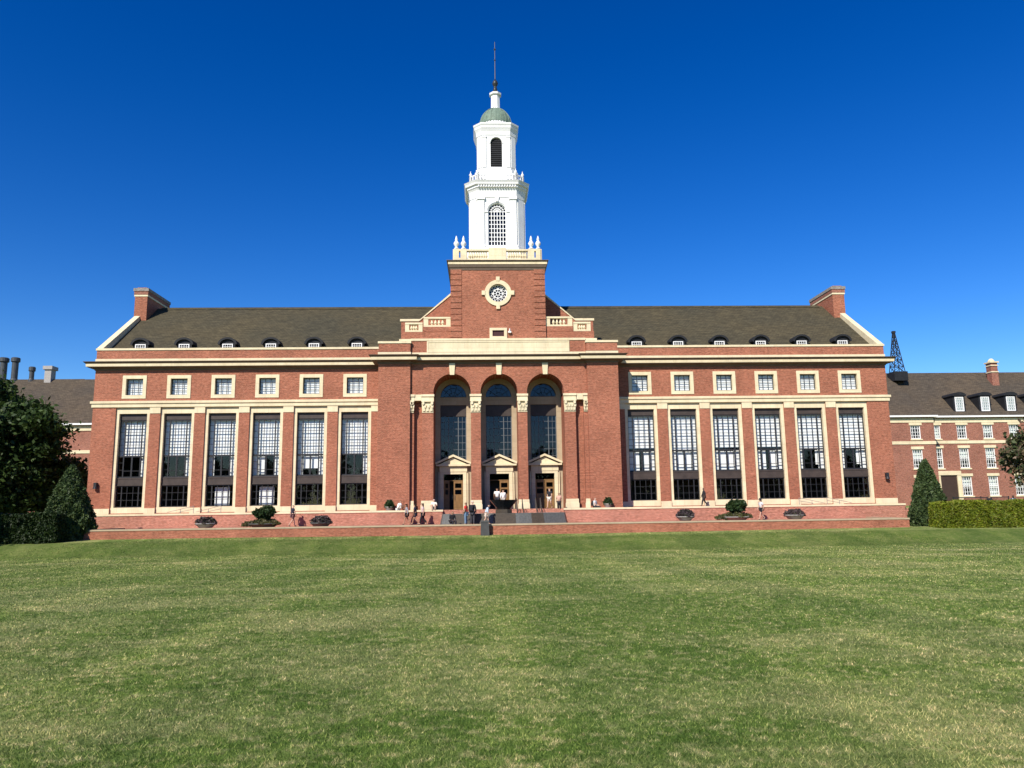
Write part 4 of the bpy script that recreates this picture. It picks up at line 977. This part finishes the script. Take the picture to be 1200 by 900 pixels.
# ------------------------------------------------------------------ planters
rl = np.random.default_rng(11)
def dome_pts(n, rx, ry, rz, base, shell=.55, rng=rl):
    d = rng.normal(size=(n, 3)); d[:, 2] = np.abs(d[:, 2]); d /= np.linalg.norm(d, axis=1)[:, None]
    r = shell+(1-shell)*rng.random(n)
    lump = 1+.18*np.sin(d[:, 0]*7+d[:, 2]*5)*np.cos(d[:, 1]*6)
    return d*(r*lump)[:, None]*np.array([rx, ry, rz])+np.array([0, 0, base])
def planter(loc, r, label, leaf, h=.55, kind='mound', bowlh=.34, mat=CONC):
    e = empty('potted_plant', label, 'planter', loc, 0, 'bowl planters along the terraces')
    m = MB(); m.lathe([(r*.62, 0), (r*.7, .04), (r*.98, bowlh*.8), (r*1.04, bowlh*.85), (r*1.04, bowlh), (r*.92, bowlh), (r*.9, bowlh-.08)], n=24); m.build('planter_bowl', mat, e, True)
    P = dome_pts(3500, r*1.02, r*1.0, h, bowlh*.75); quadmesh('foliage', leaves(P, .10, rl), leaf, e)
    c = MB(); c.lathe([(r*.85, bowlh-.05), (r*.75, bowlh+h*.3), (r*.4, bowlh+h*.6), (.02, bowlh+h*.68)], n=12); c.build('soil_mound', CORE, e)
    if kind == 'shrub':
        Q = np.concatenate([dome_pts(700, r*.42, r*.42, .42, 0, .3)+np.array([rl.uniform(-.35, .35)*r, rl.uniform(-.3, .3)*r, rl.uniform(.75, 1.3)]) for _ in range(6)]); Q2 = dome_pts(1300, r*.6, r*.6, -.45, 1.15); quadmesh('shrub_crown', leaves(np.concatenate([Q, Q2]), .16, rl), LEAF_SHRUB, e)
        s_ = MB(); s_.tube((0, 0, .3), (.03, 0, 1.2), .06, .04, 7); s_.tube((.03, 0, 1.0), (.3, .1, 1.5), .03, .02, 6); s_.tube((.03, 0, 1.0), (-.3, -.1, 1.5), .03, .02, 6); s_.build('stem', BARK, e)
        T = np.concatenate([dome_pts(1200, .6, .5, .35, .15)+np.array([-r*.95, -.1, 0]), dome_pts(800, .5, .5, .3, .25)+np.array([r*.75, -.2, 0])]); quadmesh('trailing_foliage', leaves(T, .09, rl), LEAF_TRAIL, e)
    return e
planter((-22.85, -9.1, LF+.09), .74, 'grey bowl of dusky plants on the lower terrace, nearest the left end', LEAF_POT)
planter((-18.75, -8.0, LF), 1.15, 'wide bowl with dark round shrub left of the man in dark clothes', LEAF_TRAIL, .42, 'shrub', mat=GRAN)
planter((-14.3, -8.0, LF), .78, 'low dark bowl of purple foliage right of the man in dark clothes', LEAF_POT, .6, mat=GRAN)
planter((14.4, -9.1, LF+.09), .66, 'pale bowl of purple plants on the lower terrace, first right of the fountain', LEAF_POT, .62)
planter((18.75, -8.0, LF), 1.1, 'wide bowl with dark round shrub left of the person in a pale shirt', LEAF_TRAIL, .42, 'shrub', mat=CONC)
planter((23.15, -9.1, LF+.09), .76, 'pale bowl of dark purple plants nearest the right end of the lower terrace', LEAF_POT, .5)
planter((-9.55, -3.0, UF), .36, 'small bowl plant on the upper terrace beside the crouching person', LEAF_SHRUB, .6)
planter((9.3, -3.0, UF), .36, 'small bowl plant on the upper terrace right of the seated person', LEAF_SHRUB, .6)

# ------------------------------------------------------------------ trees, hedges
def cone_yew(loc, h, r, label, seed):
    rng = np.random.default_rng(seed); e = empty('yew_tree', label, 'conifer', loc, 0, 'clipped conical yews at the building corners')
    n = 30000; z = h*(1-np.sqrt(rng.random(n)))*.98+.05
    prof = r*np.minimum(1, 1.12*(1-z/h)**.75+.02)*np.minimum(1, .80+.5*z/h*2)
    t = rng.uniform(0, 2*math.pi, n); lump = 1+.07*np.sin(5*t+z*2.1)+.06*np.sin(9*t-z*4.3)+.05*np.sin(14*t+z*7)+.05*np.sin(3*t+z*1.1)
    rr = prof*lump*(.74+.28*rng.random(n)**.7)+np.where(rng.random(n) < .06, .12*rng.random(n), 0)
    P = np.stack([rr*np.cos(t), rr*np.sin(t), z], 1); quadmesh('crown', leaves(P, .125, rng, 2.2, .7), LEAF_YEW, e)
    c = MB(); c.lathe([(r*.62, .1)]+[(r*.80*min(1, 1.12*(1-f)**.75)*min(1, .8+f), h*f) for f in (.1, .25, .4, .55, .7, .85, .95)], n=16); c.build('inner_branches', CORE, e)
    m = MB(); m.tube((0, 0, -.3), (0, 0, .6), .16, .12, 8); m.build('trunk', BARK, e)
cone_yew((-33.0, -9.5, -.35), 5.85, 1.85, 'tall clipped cone of dark green at the left corner of the terrace', 21)
cone_yew((34.75, -8.0, -.45), 5.7, 1.45, 'clipped cone of dark green at the right corner of the terrace', 22)
def hedge(x0, x1, y0, y1, z0, z1, label, leaf, seed, n):
    rng = np.random.default_rng(seed); e = empty('hedge', label, 'hedge', ((x0+x1)/2, (y0+y1)/2, z0))
    W_, D_, H_ = (x1-x0), (y1-y0), (z1-z0)
    u = rng.random((n, 3)); f = rng.random(n); P = np.empty((n, 3))
    P[:, 0] = (u[:, 0]-.5)*W_; P[:, 1] = (u[:, 1]-.5)*D_; P[:, 2] = u[:, 2]*H_
    dep = .30*rng.random(n)**1.3-.06
    fm = f < .62; P[fm, 1] = -D_/2+dep[fm]
    tm = (f >= .62) & (f < .86); P[tm, 2] = H_-dep[tm]
    lm = (f >= .86) & (f < .93); P[lm, 0] = -W_/2+dep[lm]
    rm = (f >= .93); P[rm, 0] = W_/2-dep[rm]
    P[:, 1] += .09*np.sin(P[:, 0]*1.9+P[:, 2]*1.3)+.05*np.sin(P[:, 0]*5+P[:, 2]*4); P[:, 2] += .05*np.sin(P[:, 0]*1.3)+.04*np.sin(P[:, 0]*4.1)*(P[:, 2]/H_)
    P[:, 1] += .10*np.sin(P[:, 0]*.9+seed)*np.sin(P[:, 2]*2.3); quadmesh('foliage', leaves(P, .105, rng, 1.8, .3), leaf, e)
    c = MB(); c.box(-W_/2+.3, W_/2-.3, -D_/2+.42, D_/2-.3, -.1, H_-.34); c.build('inner_branches', CORE, e)
hedge(33.6, 46, -11.5, -10.0, -.52, 1.66, 'long clipped bright green hedge right of the terrace', LEAF_HEDGE, 31, 60000)
hedge(-46, -32.3, -12.6, -11.2, -.55, 1.72, 'clipped dark hedge in the shade at the far left', LEAF_SHADEHEDGE, 32, 45000)
def tree(loc, label, crown, leaf, seed, nleaf, lsize, ncl=70, clr=1.15, trunk=.35, hole=.0):
    rng = np.random.default_rng(seed); e = empty('tree', label, 'tree', loc)
    cx, cy, cz, rx, ry, rz = crown
    d = rng.normal(size=(ncl, 3)); d /= np.linalg.norm(d, axis=1)[:, None]
    C = d*((.35+.65*rng.random(ncl)**.55)[:, None])*np.array([rx, ry, rz])*(.82+.28*rng.random(ncl))[:, None]+np.array([cx, cy, cz])
    k = rng.integers(0, ncl, nleaf); P = C[k]+rng.normal(size=(nleaf, 3))*np.array([clr, clr, clr*.62])*.55
    quadmesh('crown', leaves(P, lsize, rng, 1.8), leaf, e)
    m = MB(); m.tube((0, 0, -.5), (cx*.4, cy*.4, cz-rz*.55), trunk, trunk*.72, 10); top = Vector((cx*.4, cy*.4, cz-rz*.55)); m.tube(top, (cx, cy, cz+rz*.3), trunk*.7, trunk*.25, 8); m.build('trunk', BARK, e)
    b = MB()
    for i in range(0, ncl, 2):
        q_ = Vector(C[i]); f = rng.uniform(.0, .9); s_ = top.lerp(Vector((cx, cy, cz+rz*.3)), f*.8); mid = s_.lerp(q_, .5)+Vector((0, 0, .3))
        b.tube(s_, mid, trunk*.26, trunk*.16, 5); b.tube(mid, q_, trunk*.16, .02, 5)
    b.build('branch', BARK, e)
tree((-47.6, 3.0, 0.6), 'large dense dark broadleaf tree at the left edge', (0, 0, 7.2, 6.2, 5.5, 6.2), LEAF_TREE, 41, 75000, .25, 130, 1.3)
tree((51.3, 0, .3), 'loose small tree with reddish and green leaves at the right edge', (0, 0, 5.3, 3.6, 3.4, 3.4), LEAF_R, 42, 9000, .24, 60, .85, .16)
tree((-45.4, -19.3, -.9), 'broad tree standing out on the lawn to the far left', (0, 0, 8.6, 5.4, 4.4, 4.6), LEAF_TREE, 43, 42000, .32, 90, 1.4)

rw_ = np.random.default_rng(77); PW = []  # unseen tree row, added to darken reflections in the windows
for k in range(64):
    cx_ = -190+6.1*k+rw_.uniform(-2, 2); cy_ = -165+rw_.uniform(-8, 8); hz_ = rw_.uniform(13, 20)
    d = rw_.normal(size=(700, 3)); d /= np.linalg.norm(d, axis=1)[:, None]
    PW.append(d*(.6+.4*rw_.random(700))[:, None]*np.array([5.2, 4.5, hz_*.48])+np.array([cx_, cy_, hz_*.54]))
wd_ = quadmesh('added_woods', leaves(np.concatenate(PW), 1.1, rw_, 1.5), LEAF_TREE); wd_['kind'] = 'stuff'; wd_['label'] = 'unseen row of dense trees added behind the camera to darken the window glass'; wd_['category'] = 'woods'
tree((-44.2, 7.0, .8), 'low dark tree half hidden behind the clipped cone at left', (0, 0, 3.6, 3.9, 3.0, 3.1), LEAF_TREE, 44, 24000, .24, 55, 1.1, .18)
# ------------------------------------------------------------------ railing behind the hedge
rf = empty('railing', 'black metal railing behind the right hedge', 'railing', (48.0, 10, 1.0))
m = MB(); m.box(0, 6.0, -.03, .03, 1.05, 1.14); m.box(0, 6.0, -.02, .02, .2, .26)
for k in range(41): m.box(k*.15-.012, k*.15+.012, -.012, .012, .2, 1.05)
m.build('rail', STEEL, rf)
for k in range(3):
    p = MB(); p.box(k*3.0-.04, k*3.0+.04, -.04, .04, -.4, 1.2); p.build('post', STEEL, rf)

# ------------------------------------------------------------------ people
SKIN = [simple('skin_light', (.52, .33, .24), .6, .05), simple('skin_tan', (.33, .19, .12), .6, .05), simple('skin_dark', (.12, .065, .04), .6, .05)]
HAIR = [simple('hair_dark', (.02, .014, .01), .6), simple('hair_brown', (.07, .04, .02), .6), simple('cap_white', (.7, .7, .7), .8)]
def cloth(name, c):
    m = bpy.data.materials.get(name)
    return m or simple(name, c, .9, .12, 8)
def skin(name, J, E, mat, parent, extra=None):
    keys = list(J); idx = {k: i for i, k in enumerate(keys)}
    used = [k for k in keys if any(k in e for e in E)]; idx = {k: i for i, k in enumerate(used)}
    me = bpy.data.meshes.new(name); me.from_pydata([J[k][:3] for k in used], [(idx[a], idx[b]) for a, b in E], [])
    tmp = bpy.data.objects.new(name+'_tmp', me); COL.objects.link(tmp)
    md = tmp.modifiers.new('s', 'SKIN'); md.use_smooth_shade = True
    sv = me.skin_vertices[0].data
    for k in used:
        r = J[k][3]; sv[idx[k]].radius = r if isinstance(r, tuple) else (r, r)
    sv[0].use_root = True
    sb_ = tmp.modifiers.new('d', 'SUBSURF'); sb_.levels = 1; sb_.render_levels = 1
    dg = bpy.context.evaluated_depsgraph_get(); em = bpy.data.meshes.new_from_object(tmp.evaluated_get(dg))
    bpy.data.objects.remove(tmp)
    if extra:
        bm = bmesh.new(); bm.from_mesh(em); o = MB(); extra(o)
        vs = [bm.verts.new(v) for v in o.v]
        for f in o.f: bm.faces.new([vs[i] for i in f])
        bm.to_mesh(em); bm.free()
    em.polygons.foreach_set('use_smooth', [True]*len(em.polygons))
    em.materials.clear(); em.materials.append(mat); em.name = name
    ob = bpy.data.objects.new(name, em); COL.objects.link(ob); ob.parent = parent
    return ob
def person(loc, face, label, pose='walk', top=(.5, .5, .5), bottom=(.03, .03, .05), legs='long', sleeve='short', sk=0, hair=0, h=1.74, longhair=False, lean=0.0, hat=False, flip=1, backpack=None, shoes=(.05, .05, .05)):
    e = empty('person', label, 'person', loc, math.radians(face)); k = h/1.74; e.scale = (k, k, k)
    dz = 0.0
    pel = Vector((0, 0, .95)); hip = .09
    if pose == 'walk':
        L = dict(kn=(-.10, .16*flip, .52), an=(-.10, .24*flip, .10), to=(-.11, .40*flip if flip > 0 else -.08, .05)); Rg = dict(kn=(.10, .02*-flip, .51), an=(.10, -.30*flip, .15), to=(.11, -.18*flip if flip > 0 else .42, .05))
        if flip < 0: L = dict(kn=(-.10, .02, .51), an=(-.10, -.30, .15), to=(-.11, -.16, .05)); Rg = dict(kn=(.10, .16, .52), an=(.10, .24, .10), to=(.11, .40, .05))
        armL = ((-.24, -.12*flip, 1.16), (-.22, .02-.2*flip*.4, .92)); armR = ((.24, .10*flip, 1.16), (.22, .12+.18*flip*.5, .95))
    elif pose == 'sit':
        pel = Vector((0, 0, .50)); L = dict(kn=(-.13, .42, .52), an=(-.12, .44, .10), to=(-.13, .60, .05)); Rg = dict(kn=(.13, .42, .52), an=(.12, .40, .10), to=(.13, .56, .05)); dz = -.45
        armL = ((-.25, .08, 1.16), (-.14, .30, 1.02)); armR = ((.25, .08, 1.16), (.14, .32, 1.02))
    elif pose == 'low':      # seated on a low kerb, knees up
        pel = Vector((0, 0, .16)); L = dict(kn=(-.14, .36, .50), an=(-.12, .52, .10), to=(-.13, .68, .05)); Rg = dict(kn=(.14, .38, .48), an=(.12, .56, .10), to=(.13, .72, .05)); dz = -.79
        armL = ((-.27, .14, 1.14), (-.16, .42, 1.24)); armR = ((.27, .14, 1.14), (.12, .44, 1.22))
    else:
        L = dict(kn=(-.10, .02, .51), an=(-.11, -.01, .09), to=(-.13, .14, .05)); Rg = dict(kn=(.10, .02, .51), an=(.11, -.01, .09), to=(.13, .14, .05))
        armL = ((-.26, -.02, 1.15), (-.24, .10, .92)); armR = ((.26, .0, 1.15), (.20, .20, 1.05)) if pose == 'phone' else ((.26, -.02, 1.15), (.25, .08, .92))
    def up(p):
        q = Vector(p); t = (q.z-.95)*lean; return (q.x, q.y+t, q.z+dz-abs(t)*.25)
    J = {'pel': (*pel, .135)}
    J['sp'] = (*up((0, 0, 1.14)), (.14, .11)); J['ch'] = (*up((0, .0, 1.34)), (.17, .12)); J['nk'] = (*up((0, .0, 1.49)), .062)
    J['h0'] = (*up((0, .02, 1.57)), .075); J['h1'] = (*up((0, .02, 1.65)), (.080, .098)); J['h2'] = (*up((0, .01, 1.71)), .065)
    for s, a in (('l', armL), ('r', armR)):
        sx = -1 if s == 'l' else 1
        J['sh'+s] = (*up((sx*.185, 0, 1.42)), .062); J['el'+s] = (*up(a[0]), .045); J['wr'+s] = (*up(a[1]), .03)
        d = (Vector(a[1])-Vector(a[0])).normalized(); hp = Vector(a[1])+d*.085; J['pa'+s] = (*up(hp), (.042, .02))
    for s, g in (('l', L), ('r', Rg)):
        sx = -1 if s == 'l' else 1
        J['hp'+s] = (sx*hip, pel.y+(.02 if pose in ('sit', 'low') else 0), pel.z-.05, .10); J['kn'+s] = (*g['kn'], .06); J['an'+s] = (*g['an'], .04); J['to'+s] = (*g['to'], .038)
    E = [('pel', 'sp'), ('sp', 'ch'), ('ch', 'nk'), ('nk', 'h0'), ('h0', 'h1'), ('h1', 'h2')]
    for s in 'lr': E += [('ch', 'sh'+s), ('sh'+s, 'el'+s), ('el'+s, 'wr'+s), ('wr'+s, 'pa'+s), ('pel', 'hp'+s), ('hp'+s, 'kn'+s), ('kn'+s, 'an'+s), ('an'+s, 'to'+s)]
    def extra(o):
        hc = Vector(J['h1'][:3])
        o.tube(hc+Vector((0, .085, .01)), hc+Vector((0, .118, -.02)), .008, .016, 6)          # nose
        for sx in (-1, 1):
            o.tube(hc+Vector((sx*.075, 0, .01)), hc+Vector((sx*.10, -.015, .01)), .028, .02, 6)       # ears
        for s in 'lr':
            sx = -1 if s == 'l' else 1; w = Vector(J['wr'+s][:3]); p = Vector(J['pa'+s][:3]); d = (p-w).normalized(); sd = d.cross(Vector((sx, 0, 0))).normalized()
            for j, ln in enumerate((.07, .08, .075, .06)):
                b = p+d*.02+sd*(.027-.018*j); mpt = b+d*ln*.5; t = mpt+(d*.8+Vector((-sx*.5, 0, 0)))*ln*.5; o.tube(b, mpt, .009, .0085, 5); o.tube(mpt, t, .0085, .007, 5)
            b = w+d*.03+sd*.025; o.tube(b, b+sd*.03+d*.03, .011, .01, 5); o.tube(b+sd*.03+d*.03, b+sd*.035+d*.065, .01, .008, 5)
    body = skin('body', J, E, SKIN[sk], e, extra)
    def grow(k, a): 
        r = J[k][3]; r = tuple(x+a for x in r) if isinstance(r, tuple) else r+a
        return (*J[k][:3], r)
    JT = {k: grow(k, .032) for k in ('pel', 'sp', 'ch', 'shl', 'shr')}
    ET = [('pel', 'sp'), ('sp', 'ch'), ('ch', 'shl'), ('ch', 'shr')]
    JT['nb'] = (*(Vector(J['ch'][:3]).lerp(Vector(J['nk'][:3]), .75)), .075); ET.append(('ch', 'nb'))
    for s in 'lr':
        ae = Vector(J['sh'+s][:3]); be = Vector(J['el'+s][:3])
        if sleeve == 'short': JT['se'+s] = (*ae.lerp(be, .7), .068); ET.append(('sh'+s, 'se'+s))
        else:
            JT['el'+s] = grow('el'+s, .018); JT['wr'+s] = grow('wr'+s, .015); ET += [('sh'+s, 'el'+s), ('el'+s, 'wr'+s)]
    skin('shirt', JT, ET, cloth('cloth_%d_%d_%d' % tuple(int(c*1000) for c in top), top), e)
    JB = {'pel': grow('pel', .034)}; EB = []
    for s in 'lr':
        JB['hp'+s] = grow('hp'+s, .016); EB.append(('pel', 'hp'+s))
        if legs == 'long': JB['kn'+s] = grow('kn'+s, .026); JB['an'+s] = grow('an'+s, .028); EB += [('hp'+s, 'kn'+s), ('kn'+s, 'an'+s)]
        else:
            a = Vector(J['hp'+s][:3]); b = Vector(J['kn'+s][:3]); JB['sk'+s] = (*a.lerp(b, .8), .09); EB.append(('hp'+s, 'sk'+s))
    skin('trousers' if legs == 'long' else 'shorts', JB, EB, cloth('cloth_%d_%d_%d' % tuple(int(c*1000) for c in bottom), bottom), e)
    for s in 'lr':
        JS = {'a': (J['an'+s][0], J['an'+s][1]-.02, max(.05, J['an'+s][2]-.04), .048), 'b': (J['to'+s][0], J['to'+s][1], max(.045, J['to'+s][2]), .045)}
        skin('shoe', JS, [('a', 'b')], cloth('cloth_%d_%d_%d' % tuple(int(c*1000) for c in shoes), shoes), e)
    hc = Vector(J['h1'][:3])
    JH = {'a': (hc.x, hc.y-.02, hc.z+.02, (.088, .102)), 'b': (hc.x, hc.y-.015, hc.z+.075, .075)}; EH = [('a', 'b')]
    if longhair: JH['c'] = (hc.x, hc.y-.07, hc.z-.12, (.085, .05)); JH['d'] = (hc.x, hc.y-.09, hc.z-.26, (.07, .04)); EH += [('a', 'c'), ('c', 'd')]
    hr = skin('hair', JH, EH, HAIR[hair], e)
    if hat:
        b = MB(); b.lathe([(.20, 0), (.20, .02), (.11, .03), (.10, .11), (.03, .13)], (hc.x, hc.y), 14); b.v = [(x, y, z+hc.z+.05) for x, y, z in b.v]; b.build('hat', cloth('hat_dark', (.03, .03, .035)), e, True)
    if backpack:
        cz = J['ch'][2]-.08; b = MB(); yb = J['ch'][1]-.14
        b.prismz([(-.15, yb-.17), (.15, yb-.17), (.16, yb+.02), (-.16, yb+.02)], cz-.24, cz+.2, [(-.12, yb-.13), (.12, yb-.13), (.14, yb+.02), (-.14, yb+.02)]); b.box(-.11, .11, yb-.21, yb-.172, cz-.2, cz)
        bo = b.build('backpack', cloth('cloth_bag_%d' % int(backpack[0]*1000), backpack[:3]))
        # worn bag: a thing of its own, placed in the wearer's frame
        a = math.radians(face); ca, sa = math.cos(a), math.sin(a)
        bo.location = loc; bo.rotation_euler = (0, 0, a); bo.scale = (k, k, k)
        tag(bo, 'dark backpack on the back of the '+backpack[3], 'backpack')
    return e
WHT = (.75, .74, .72)
person((-7.83, -5.0, LF), 90, 'walking woman in grey top and black shorts, leftmost of the three together', 'walk', (.30, .31, .34), (.02, .02, .022), 'short', 'long', 1, 0, 1.70, True, .08)
person((-7.15, -5.0, LF), 90, 'walking woman in navy top and shorts, middle of the three together', 'walk', (.02, .024, .05), (.02, .022, .04), 'short', 'short', 1, 0, 1.70, True, .05, flip=-1)
person((-6.5, -5.2, LF), 85, 'walking woman in pale pink top and black trousers, rightmost of the three together', 'walk', (.58, .44, .44), (.015, .015, .018), 'long', 'short', 0, 0, 1.72, True, .04)
person((-3.95, -9.25, LF+.1-.25), -150, 'person in dark clothes sitting at the left part of the fountain', 'sit', (.02, .02, .024), (.02, .02, .028), 'long', 'long', 1, 0, 1.7, False, .18)
person((-2.85, -9.4, LF), 70, 'man in red shirt and blue jeans left of the fountain centre', 'phone', (.55, .035, .03), (.13, .20, .30), 'long', 'short', 1, 0, 1.75, False, .0)
person((-2.35, -9.2, LF), -20, 'person in black with a white cap beside the man in red', 'stand', (.025, .025, .03), (.05, .05, .06), 'long', 'long', 0, 2, 1.84, backpack=(.02, .02, .025, 'person in black beside the man in red'))
person((-1.3, -9.4, LF), -95, 'person in pale blue shirt stooping at the fountain above the stone block', 'walk', (.48, .56, .66), (.62, .5, .42), 'short', 'long', 0, 0, 1.62, False, .35)
person((-.25, -1.0, UF), 5, 'left person of two in white shirts before the middle door', 'stand', WHT, (.03, .03, .04), 'long', 'short', 1, 0, 1.84)
person((.28, -1.1, UF), -5, 'right person of two in white shirts before the middle door', 'walk', WHT, (.35, .33, .3), 'long', 'long', 0, 1, 1.68)
person((4.28, -2.6, UF), 150, 'man in black shirt and pale shorts leaving the right-hand doorway', 'walk', (.02, .02, .024), (.62, .56, .48), 'short', 'short', 0, 0, 1.74, flip=-1)
person((5.0, -3.6, UF-.336), 160, 'person in striped peach top and dark trousers on the steps at right', 'stand', (.55, .33, .25), (.02, .02, .025), 'long', 'short', 1, 0, 1.66)
person((8.1, -3.55, UF-.40), -120, 'person in white and black seated on the coping right of the doors', 'sit', (.6, .6, .6), (.02, .02, .025), 'long', 'short', 0, 0, 1.72, backpack=(.025, .02, .022, 'person seated right of the doors'))
person((-17.25, -5.0, LF), -60, 'man in dark shirt and shorts walking between two planters at left', 'walk', (.03, .035, .055), (.16, .08, .08), 'short', 'short', 0, 0, 1.76, False, .05)
person((18.2, -1.4, UF-.0), 80, 'person all in dark clothes below the third tall window right of the doors', 'walk', (.025, .025, .03), (.03, .03, .035), 'long', 'long', 2, 0, 1.62)
person((21.8, -5.6, LF), 95, 'person in pale blue shirt, dark shorts and dark hat walking at right', 'walk', (.62, .66, .68), (.02, .02, .025), 'short', 'short', 0, 0, 1.72, True, .06, hat=True)
person((-8.75, -3.55, UF-.02), -60, 'person in white crouched on the coping beside a small planter', 'low', WHT, (.55, .55, .52), 'short', 'short', 1, 0, 1.72, False, .35)
person((-5.7, -3.45, UF-.02), 180, 'person in a pale yellow-white shirt sitting at the foot of the left pilaster', 'low', (.72, .7, .58), (.25, .24, .2), 'short', 'short', 0, 2, 1.72)
person((47.9, 4, float(gz(0, 4))), 180, 'person in dark clothes standing behind the right hedge, left of the others', 'stand', (.02, .02, .025), (.02, .02, .025), 'long', 'long', 1, 0, 1.95)
person((50.3, 4, float(gz(0, 4))), 120, 'person in white behind the right hedge', 'stand', WHT, (.2, .2, .25), 'long', 'short', 0, 1, 1.9)
person((51.5, 4, float(gz(0, 4))), -140, 'person in a brown top behind the right hedge at the small tree', 'stand', (.2, .09, .07), (.03, .03, .04), 'long', 'short', 1, 0, 1.9)
